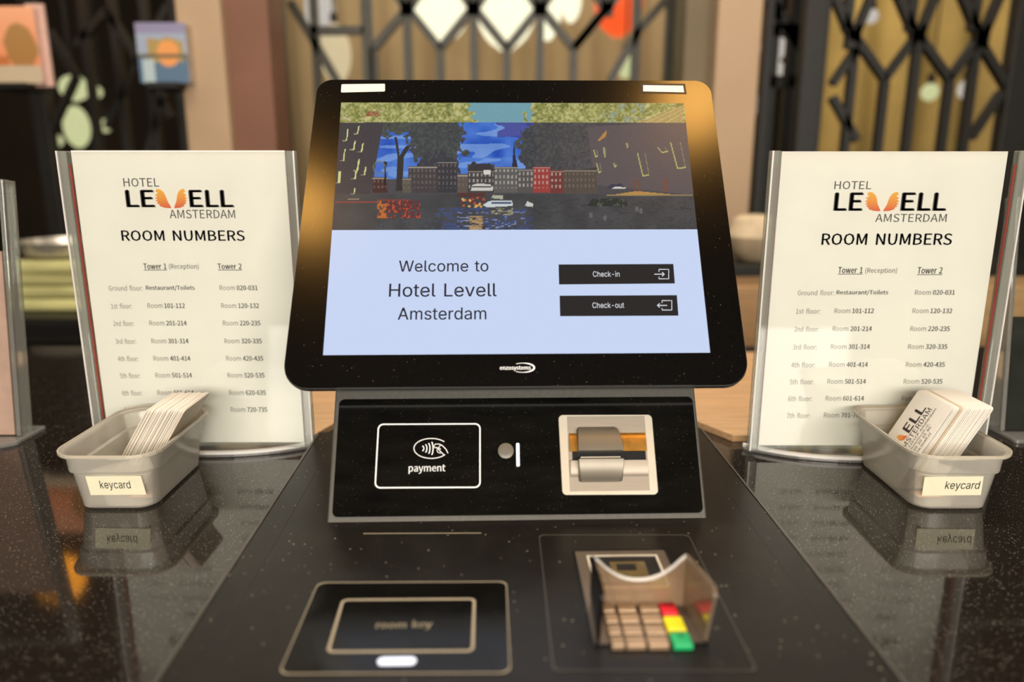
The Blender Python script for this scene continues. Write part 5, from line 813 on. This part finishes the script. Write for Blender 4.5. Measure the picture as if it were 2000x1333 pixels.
# ------------------------------------------------------------------ card tubs
def tub(cx, cy, label, lab_x0, lab_x1, txt_r, rz=0.):
    r = thing('plastic_tub', label, 'plastic tub', (cx, cy, 0), rz, 'frosted plastic tubs of cards')
    k = .92
    S = [(.031, .049, .0, .014), (.0345, .0525, .0025, .015), (.0385, .0565, .034, .016), (.0410, .0590, .0355, .018), (.0425, .0605, .0495, .020), (.0465, .0645, .0500, .023), (.0470, .0650, .0515, .023), (.0465, .0645, .0530, .023), (.0450, .0630, .0530, .022), (.0430, .0610, .0522, .020),
         (.0415, .0595, .0495, .019), (.0400, .0580, .0363, .017), (.0376, .0556, .0346, .015), (.0335, .0515, .0035, .014), (.030, .048, .0012, .013)]
    b = MB(); b.loft([[(x*k, y, z) for x, y in rrect(-hx, hx, -hy, hy, rr_, 6)] for hx, hy, z, rr_ in S]); b.build('tub_body', M['tray'], r, smooth=True)
    # rim line
    b = MB(); P0 = [(x*k, y) for x, y in rrect(-.0472, .0472, -.0652, .0652, .023, 6)]; P1 = [(x*k, y) for x, y in rrect(-.0463, .0463, -.0643, .0643, .0225, 6)]
    b.ring(P0, P1, .0512, .0534); b.build('rim', M['rimtub'], r)
    # label tape on the sloping front wall
    th_ = math.atan((.0565-.0525)/(.034-.0025)); T = Matrix.Translation((0, -.0525-.0003, .0025)) @ Matrix.Rotation(R(90)+th_, 4, 'X')
    lb = MB().prism([(lab_x0, .0125), (lab_x1, .0130), (lab_x1-.0015, .0305), (lab_x0-.001, .0300)], 0, .0004, T).build('label_tape', M['tape'], r)
    t = MB(); put_text(t, 'keycard', txt_r[0], txt_r[1], .0170, .0262, .0006, T, face='s'); t.build('lettering', M['inkblk'], lb)
    return r
M['rimtub'] = clear('frosted_rim', fac=1., rough=.1, body=.62, bodycol=(246, 234, 210))
TL = (-.3305, .6195); TR = (.3665, .6185)
tub(*TL, 'frosted plastic tub labelled keycard, left of the kiosk, with many thin cards', -.0170, .0290, (-.0075, .0175))
tub(*TR, 'frosted plastic tub labelled keycard, right of the kiosk, with a thick card block', -.0290, .0195, (-.0115, .0165))
def key_card(m):
    o = MB().prism(rrect(-.027, .027, -.0428, .0428, .003, 3), -.00033, .00033, Matrix(((0, 0, 1, 0), (1, 0, 0, 0), (0, 1, 0, 0), (0, 0, 0, 1)))).build('key_card', m)
    return o
cw, cc = key_card(M['card']), key_card(M['cardb'])
def stack(n, x_bot, y, lean, span, lab_all, grp, floor, pick, jit):
    first = None
    for i in range(n):
        src = cw if pick(i) else cc
        if src.get('used'): o = src.copy(); COL.objects.link(o); o.name = 'key_card'
        else: o = src; o['used'] = 1
        a = R(lean)+R(random.uniform(-.04, .04)); x = x_bot+span*i/(n-1)
        o.rotation_euler = (0, a, 0)
        o.location = (x+.0428*math.sin(a), y+random.uniform(-jit, jit), floor+.0428*math.cos(a)+random.uniform(0, jit*.6)+.0004)
        side = grp.split()[-2]
        if i == n-1: tag(o, 'rightmost white card in the '+side+' tub, its whole right face free', 'key card', grp)
        elif pick(i): tag(o, lab_all, 'key card', grp)
        else: tag(o, lab_all.replace('white', 'cream'), 'key card', grp.replace('cards', 'cream cards'))
        if i == 0: first = o
    return first
stack(34, TL[0]-.0285, .632, 32, .0325, 'thin white card in the fanned row leaning in the left tub', 'cards in the left tub', .0016, lambda i: i % 5 not in (1, 3), .0009)
f = stack(36, TR[0]-.0272, .6305, 28, .0335, 'thin white card in the block leaning in the right tub', 'cards in the right tub', .0016, lambda i: i > 8 or i < 5, .0004)
f2 = f.copy(); f2.data = f.data.copy(); COL.objects.link(f2); f2.name = 'hotel_card'; f2.location.x -= .0016
for k_ in ('group', 'used'): f2.pop(k_, None)
tag(f2, 'white card with orange wing and AMSTERDAM print, front of the right tub block', 'hotel card')
# print on the outer (-X) face: reads up the long side
CT = Matrix(((0, 0, -1, 0), (0, 1, 0, 0), (1, 0, 0, 0), (0, 0, 0, 1)))     # (along, across, out) -> card axes
t = MB(); o_ = .0005
put_text(t, 'ELL', .004, .0315, .0020, .0140, o_, CT, bold=.02); put_text(t, 'AMSTERDAM', -.0145, .0325, -.0062, .0005, o_, CT)
t.build('card_logo', M['ink'], f2)
t = MB()
for s_, a_, b1, y_ in (('1101CP Amsterdam', -.0060, .0350, -.0105), ('hotellevell.nl,', -.006, .0205, -.0150), ('20 20 25 90', -.006, .0190, -.0190), ('www.levell.nl', -.010, .0145, -.0235)):
    put_text(t, s_, a_, b1, y_, y_+.0030, o_, CT)
t.build('card_lettering', M['inkblk'], f2)
t = MB(); t.prism([(.0005-.0085*p[0]*.9+.001, .0020+.0120*p[1]) for p in WING], o_-.0001, o_, CT); t.build('wing_emblem', M['wingx'], f2)
for o in (cw, cc):
    if 'used' in o: del o['used']
for o in list(COL.objects):
    if 'used' in o: del o['used']
tag(MB().box(-.010, .010, -.006, .006, 0, .0008).build('peach_card', M['peach']), 'small peach card lying at the bottom of the left tub', 'card').location = (TL[0]+.012, .594, .0016)
tag(MB().box(-.012, .010, -.006, .006, 0, .0008).build('peach_card', M['peach']), 'small peach card lying at the bottom of the right tub', 'card').location = (TR[0]-.006, .594, .0016)

# ------------------------------------------------------------------ lounge behind the desk
def W2(px, py, Y): p = ony(px, py, Y); return p.x, p.z
def column(px0, px1, py, Y, m, label, dep=.12):
    x0 = W2(px0, py, Y)[0]; x1 = W2(px1, py, Y)[0]; cx = (x0+x1)/2; h = (x1-x0)/2
    r = thing('column', label, 'column', (cx, Y+dep/2, FZ))
    MB().box(-h, h, -dep/2, dep/2, 0, CZ-FZ).build('shaft', m, r, bevel=.004)
    MB().box(-h-.004, h+.004, -dep/2-.004, dep/2, 0, .09).build('foot', M['cabinet'], r)
column(354, 441, 150, 1.75, M['colb'], 'beige square column behind the left room list')
column(441, 531, 150, 1.78, M['colr'], 'red brown column beside the beige one, left of the screen')
column(1396, 1482, 150, 1.75, M['colb'], 'beige square column right of the screen')
column(1335, 1396, 120, 1.80, M['colg'], 'olive brown column between the lattice and the right beige column')
def lattice(name_l, Y, frame, segs, m, wd=.017, fw=None):
    (px0, px1, fpx0, fpx1) = frame; r = None
    x0, x1 = W2(px0, 150, Y)[0], W2(px1, 150, Y)[0]; cx = (x0+x1)/2
    r = thing('lattice_screen', name_l, 'lattice screen', (cx, Y, FZ))
    zt = CZ-FZ; zb_ = .45
    fa = W2(fpx0, 150, Y)[0]-x0; fb = x1-W2(fpx1, 150, Y)[0]
    MB().box(x0-cx, x0-cx+fa, -.02, .02, 0, zt).build('frame_post', m, r, bevel=.002)
    MB().box(x1-cx-fb, x1-cx, -.02, .02, 0, zt).build('frame_post', m, r, bevel=.002)
    MB().box(x0-cx+fa, x1-cx-fb, -.018, .018, zb_-.05, zb_).build('frame_rail', m, r, bevel=.002)
    for sg in segs:
        (ax, ay), (bx, by) = sg[:2]; w = sg[2] if len(sg) > 2 else wd
        p = W2(ax, ay, Y); q = W2(bx, by, Y)
        a_ = Vector((p[0]-cx, p[1]-FZ)); b_ = Vector((q[0]-cx, q[1]-FZ))
        if ax == bx:                                     # vertical bar: keep it plumb
            b_.x = a_.x
            if by >= 400: b_.y = zb_
            if ay <= -60: a_.y = zt
        d = (b_-a_).normalized(); n_ = Vector((-d.y, d.x))*w/2
        MB().prism([a_+n_, b_+n_, b_-n_, a_-n_], -.012, .012, XZ).build('bar', m, r)
    return r
sg = []
X_ = [795, 925, 1055, 1185]
for x in (860, 990, 1120, 730): sg.append(((x, 95), (x, 400)))
for x in X_[:3]: sg += [((x, 25), (x, 400))]
for x in (860, 990, 1120): sg += [((x, 95), (x-62, 18)), ((x, 95), (x+62, 18))]
sg += [((730, 95), (795, 18)), ((1185, 18), (1120, 95))]
for x in (795, 925, 1055, 1185): sg += [((x, 22), (x-60, -70)), ((x, 22), (x+60, -70)), ((x-12, 12), (x+12, 12), .05)]
sg += [((608, -70), (608, 400), .02), ((712, -70), (712, 400), .028), ((568, 5), (612, 78)), ((612, 78), (668, 175)), ((608, 60), (712, 60)), ((1247, -70), (1247, 400), .022), ((1300, 0), (1247, 60)), ((1247, 60), (1190, 160))]
lattice('dark bronze lattice screen standing behind the kiosk', 2.1, (528, 1338, 562, 1296), sg, M['lattice'], .021)
sg = []
for x in (1668, 1727, 1790, 1853, 1905): sg.append(((x, 160 if x in (1727, 1853) else 95), (x, 400)))
for x in (1727, 1853): sg += [((x, 155), (x-60, 70)), ((x, 155), (x+62, 70))]
sg += [((1615, -70), (1615, 400), .03), ((1625, 165), (1672, 95)), ((1625, 190), (1672, 275)), ((1905, 70), (1962, 165)), ((1955, 180), (1895, 270))]
for x in (1665, 1790, 1915): sg += [((x, 80), (x-58, -60)), ((x, 80), (x+58, -60)), ((x-13, 72), (x+13, 72), .055), ((x, -70), (x, 60), .02)]
lattice('black lattice screen on the right behind the right room list', 1.9, (1560, 2090, 1600, 1962), sg, M['lattice2'], .018)
sg = [((x, -70), (x, 400), .02) for x in (150, 210, 272, 330)]+[((210, 20), (272, 120)), ((330, 10), (272, 120)), ((272, 120), (210, 250)), ((272, 120), (335, 230)), ((330, 160), (290, 300)), ((95, 60), (150, 150)), ((150, 150), (100, 260)), ((210, 20), (150, 90))]
lattice('black lattice screen on the left behind the left room list', 2.3, (60, 380, 90, 352), sg, M['lattice2'], .018)
sg = [((1520, -70), (1520, 400), .03), ((1560, -70), (1560, 400), .03), ((1500, 60), (1580, 60), .03), ((1500, 0), (1580, 120), .03), ((1500, 160), (1580, 160), .03)]
lattice('narrow black shelf lattice just right of the right beige column', 2.05, (1486, 1602, 1500, 1585), sg, M['lattice2'])
# curtains
def curtain(px0, px1, Y, m, label, fold=.022):
    x0, x1 = W2(px0, 100, Y)[0], W2(px1, 100, Y)[0]; n = int((x1-x0)/.02); cx = (x0+x1)/2
    F = []; B = []
    for i in range(n+1):
        x = x0+(x1-x0)*i/n-cx; w = fold*math.sin(i*.62)+fold*.4*math.sin(i*.23+1); F.append((x, w)); B.append((x, w+.006))
    b = MB().prism(F+B[::-1], 0, CZ-FZ-.02); o = tag(b.build('curtain', m, smooth=True), label, 'curtain'); o.location = (cx, Y, FZ); return o
curtain(520, 1330, 3.4, M['curtain'], 'tan pleated curtain behind the bronze lattice')
curtain(1605, 1990, 3.2, M['curtain2'], 'mustard yellow curtain behind the right black lattice')
# pendant lamps
def pendant(px, py, Y, rad, m, label, grp=None, sc=(1, 1), hang=True):
    x, z = W2(px, py, Y)
    r = thing('pendant_lamp', label, 'lamp', (x, Y, z), 0, grp)
    prof = [(rad*.25, -rad*sc[1])]+[(rad*math.cos(R(a))*sc[0], rad*math.sin(R(a))*sc[1]) for a in range(-75, 80, 15)]+[(rad*.12, rad*sc[1])]
    MB().lathe(prof, 20).build('globe', m, r, smooth=True)
    MB().lathe([(.012, rad*sc[1]*.98), (.012, rad*sc[1]+.03)], 10).build('lamp_cap', M['cord'], r)
    MB().lathe([(.003, rad*sc[1]+.03), (.003, max(rad*sc[1]+.04, CZ-z))], 6).build('cord', M['cord'], r)
pendant(862, 8, 2.9, .105, M['lampw'], 'bright cream lamp behind the lattice, leftmost of the large ones', 'large lamps behind the bronze lattice', (1, 1.25))
pendant(988, 12, 2.9, .115, M['lampw'], 'bright cream lamp behind the lattice, straight above the kiosk', 'large lamps behind the bronze lattice', (.95, 1.3))
pendant(1070, 5, 2.74, .055, M['lampw'], 'slim bright lamp behind the lattice, second from the red lamp', 'large lamps behind the bronze lattice', (.9, 2.2))
pendant(1115, 0, 3.08, .045, M['lampw'], 'slim bright lamp behind the lattice, next to the red lamp', 'large lamps behind the bronze lattice', (.9, 1.8))
pendant(1208, 5, 2.9, .105, M['lampr'], 'glowing orange red lamp behind the bronze lattice', None, (.85, 1.1))
pendant(625, 20, 2.9, .09, M['bulbw'], 'pale grey lamp behind the lattice, nearest the red brown column', None, (.6, 1.3))
pendant(655, 105, 2.65, .065, M['bulbc'], 'pale yellow lamp seen above the screen corner sticker', None, (.8, 1.5))
for (px, py, rr_, m, sc, lb) in ((145, 172, .043, 'bulb', (1, .9), 'pale green round light between the two pictures on the left'), (150, 248, .045, 'bulb', (.9, 1.5), 'tall pale green light just above the left room list'),
        (112, 275, .020, 'bulb', (1, 1), 'faint green light left of the tall pale green one'), (188, 180, .020, 'bulb', (1, 1), 'small dim light right of the round green light'), (205, 246, .022, 'bulb', (1, 1), 'small dim light right of the tall green light'),
        (1510, 92, .036, 'bulbw', (1, 1.3), 'white light right of the right beige column, topmost'), (1512, 145, .036, 'bulbw', (1, 1.1), 'white light right of the right beige column, middle one'), (1487, 205, .026, 'bulbw', (1, 1.5), 'white light right of the right beige column, lowest'),
        (1702, 32, .022, 'bulbw', (1, 1), 'small round white light high behind the right lattice'), (1816, 180, .028, 'bulb', (1, 1), 'greenish white light in the middle of the right lattice'), (1887, 175, .026, 'bulbw', (1, 1.2), 'pale light right of the greenish one behind the right lattice'),
        (1222, 130, .03, 'bulb', (1, 1.2), 'small pale light above the right corner of the kiosk screen')):
    Y = 2.5 if px < 1400 and px > 400 else 2.42 if px < 400 else 2.3
    if px > 1600: Y = 2.6
    Y += {145: 0, 150: .14, 112: .30, 188: .24, 205: .36, 1510: 0, 1512: .14, 1487: .27}.get(px, 0)
    pendant(px, py, Y, rr_, M[m], lb, None, sc)
def side_lamp(loc, m, label, rad=.05):
    r = thing('pendant_lamp', label, 'lamp', loc)
    MB().lathe([(rad*.2, -rad)]+[(rad*math.cos(R(a)), rad*math.sin(R(a))) for a in range(-75, 80, 15)]+[(rad*.1, rad)], 18).build('globe', m, r, smooth=True)
    MB().lathe([(.003, rad), (.003, CZ-loc[2])], 6).build('cord', M['cord'], r)
side_lamp((-1.36, 2.0, .93), M['lampo'], 'orange lamp mirrored in the counter at lower left', .07)
side_lamp((-1.05, 1.6, 1.15), M['bulb'], 'small lamp mirrored in the counter near the lower left', .025)
# ceiling lamps that glow in the kiosk bezel
for loc, rad in (((.545, .19, CZ-.03), .11), ((-.545, -.15, CZ-.03), .10)):
    r = thing('ceiling_lamp', 'warm round ceiling lamp above the guest, '+('right' if loc[0] > 0 else 'left')+' one', 'lamp', loc, 0, 'ceiling lamps above the guest')
    MB().lathe([(rad, 0), (rad, .03)], 28).build('lamp_housing', M['cord'], r)
    MB().lathe([(rad*.3, -.02), (rad*.8, -.012), (rad*.95, -.001)], 28).build('diffuser', M['ceilw'], r, smooth=True)
# pictures on the left
def framed(px0, px1, py0, py1, Y, paint, label, side):
    x0, zt = W2(px0, py0, Y); x1 = W2(px1, py0, Y)[0]; zb_ = W2(px0, py1, Y)[1]
    r = thing('framed_picture', label, 'picture', ((x0+x1)/2, Y, zb_)); h = (x1-x0)/2; H_ = zt-zb_
    MB().box(-h, h, .001, .03, 0, H_).build('backing', side, r, bevel=.002)
    picture('print', 60, 50, lambda s, t: (-h+2*h*s, 0, H_*t), paint, M['print'], r)
    MB().box(-h*.6, h*.6, -.02, .08, -.012, 0).build('ledge', M['cabinet'], r)
def pa1(s, t):
    c = np.zeros((len(s), 3)); c[:] = (232, 150, 104); c += (t[:, None]-.5)*np.array((10, 40, 50)); n_ = vnoise(s*100, t*100, 14, 4)
    m_ = ((s-.72)/.26)**2+((t-.48)/.3)**2+(n_-.5)*.6 < 1; c[m_] = c[m_]*.35+np.array((132, 106, 46))*.65; m_ = t < .24; c[m_] = (196, 176, 146); m_ = (t > .24) & (t < .36) & (s < .5); c[m_] = (190, 110, 60)
    return c
def pa2(s, t):
    c = np.zeros((len(s), 3)); c[:] = (150, 160, 176); c[t > .82] = (136, 130, 158); c[t < .42] = (84, 110, 132); n_ = vnoise(s*100, t*100, 12, 6)
    m_ = (abs(t-.55) < .12+.1*n_) & (s > .22) & (s < .92); c[m_] = (164, 138, 78); m_ = ((s-.62)/.22)**2+((t-.5)/.24)**2+(n_-.5)*.5 < 1; c[m_] = (222, 148, 80); c[abs(t-.45) < .03] = (90, 84, 64)
    c[(t < .4) & (abs(s-.2) < .12)] = (170, 186, 188); return c
framed(-60, 64, 12, 163, 1.7, pa1, 'orange picture with a green tree, at the top left edge of the photo', M['pinkpaper'])
framed(262, 360, 44, 162, 1.72, pa2, 'pale blue picture with an orange middle, left of the beige column', M['silver'])
tag(MB().box(-.02, .02, -.004, .004, -.085, .085).build('pink_card', M['pinkpaper'], bevel=.001), 'narrow pink upright panel beside the orange picture', 'panel').location = (W2(78, 90, 1.72)[0], 1.72, W2(78, 90, 1.72)[1])
# rear furniture
def cabinet(x0, x1, y0, y1, top, mt, mb_, label):
    cx, cy = (x0+x1)/2, (y0+y1)/2; r = thing('cabinet', label, 'cabinet', (cx, cy, FZ)); w, d = (x1-x0)/2, (y1-y0)/2
    MB().box(-w, w, -d, d, .08, top-FZ-.02).build('cabinet_body', mb_, r); MB().box(-w-.01, w+.01, -d-.01, d+.01, top-FZ-.02, top-FZ).build('cabinet_top', mt, r, bevel=.003)
    MB().box(-w+.03, w-.03, -d+.03, d, 0, .08).build('plinth', M['seam'], r)
    for k in (-1, 1): MB().box(min(k*.005, k*(w-.01)), max(k*.005, k*(w-.01)), -d-.012, -d, .10, top-FZ-.04).build('door', mb_, r, bevel=.002)
zc1 = W2(100, 612, 1.55)[1]
cabinet(-1.30, -.72, 1.5, 1.85, zc1, M['cabinet'], M['cabinet'], 'black cabinet behind the desk on the left')
zc2 = W2(1450, 513, 1.5)[1]
cabinet(.40, 1.1, 1.45, 1.70, zc2, M['lattice2'], M['wood'], 'light wood cabinet behind the desk on the right')
# folded yellow striped cloth and silver tray on it
x0, zt = W2(10, 512, 1.55); x1, zb_ = W2(152, 612, 1.55)
r = thing('folded_cloths', 'yellow striped folded cloths on the black cabinet, left of the left room list', 'cloth', ((x0+x1)/2, 1.66, zc1)); w = (x1-x0)/2+.02; h_ = (zt-zb_)/4
for k in range(4): MB().box(-w+.004*(k % 2), w-.003*k, -.10+.004*(k % 3), .10, k*h_+.001, (k+1)*h_).build('folded_cloth', M['stripe'], r, bevel=.010, seg=3)
x, z = W2(85, 506, 1.58); b = MB().lathe([(.05, 0), (.085, .006), (.10, .035), (.096, .035), (.08, .010), (.02, .006)], 28)
o = tag(b.build('silver_bowl', M['silver'], smooth=True), 'shallow silver bowl standing on the yellow striped cloths', 'bowl'); o.location = ((x0+x1)/2-.0, 1.66, zc1+4*h_+.001)
x, z = W2(1462, 500, 1.5)
tag(MB().lathe([(.028, 0), (.05, .02), (.058, .05), (.045, .085), (.03, .092), (.01, .094)], 24).build('lidded_bowl', M['bowl'], smooth=True), 'round beige lidded bowl on the wood cabinet', 'bowl').location = (x+.02, 1.53, zc2+.001)
# plant behind the right lattice
x, z = W2(1755, 260, 2.5)
r = thing('potted_plant', 'green leafy plant behind the right black lattice', 'plant', (x, 2.55, FZ))
MB().lathe([(.10, 0), (.14, .02), (.17, .34), (.16, .34), (.14, .30), (.02, .30)], 24).build('pot', M['cabinet'], r, smooth=True)
MB().lathe([(.02, .30), (.014, 1.1)], 10).build('stem', M['desk'], r)
b = MB()
for i in range(260):
    a = random.uniform(0, 6.28); e = random.uniform(-.6, 1.3); rr_ = random.uniform(.03, .16); c = Vector((math.cos(a)*math.cos(e)*rr_, math.sin(a)*math.cos(e)*rr_, 1.20+math.sin(e)*rr_*1.3-.06))
    T = Matrix.Translation(c) @ Matrix.Rotation(a, 4, 'Z') @ Matrix.Rotation(random.uniform(-1, 1), 4, 'Y')
    b.add([(-.03, 0, 0), (0, -.012, .004), (.035, 0, 0), (0, .012, .004), (0, 0, -.002)], [(0, 1, 4), (1, 2, 4), (2, 3, 4), (3, 0, 4), (0, 3, 2, 1)], T)
tag(b.build('foliage', M['olive'], r), kind='stuff')
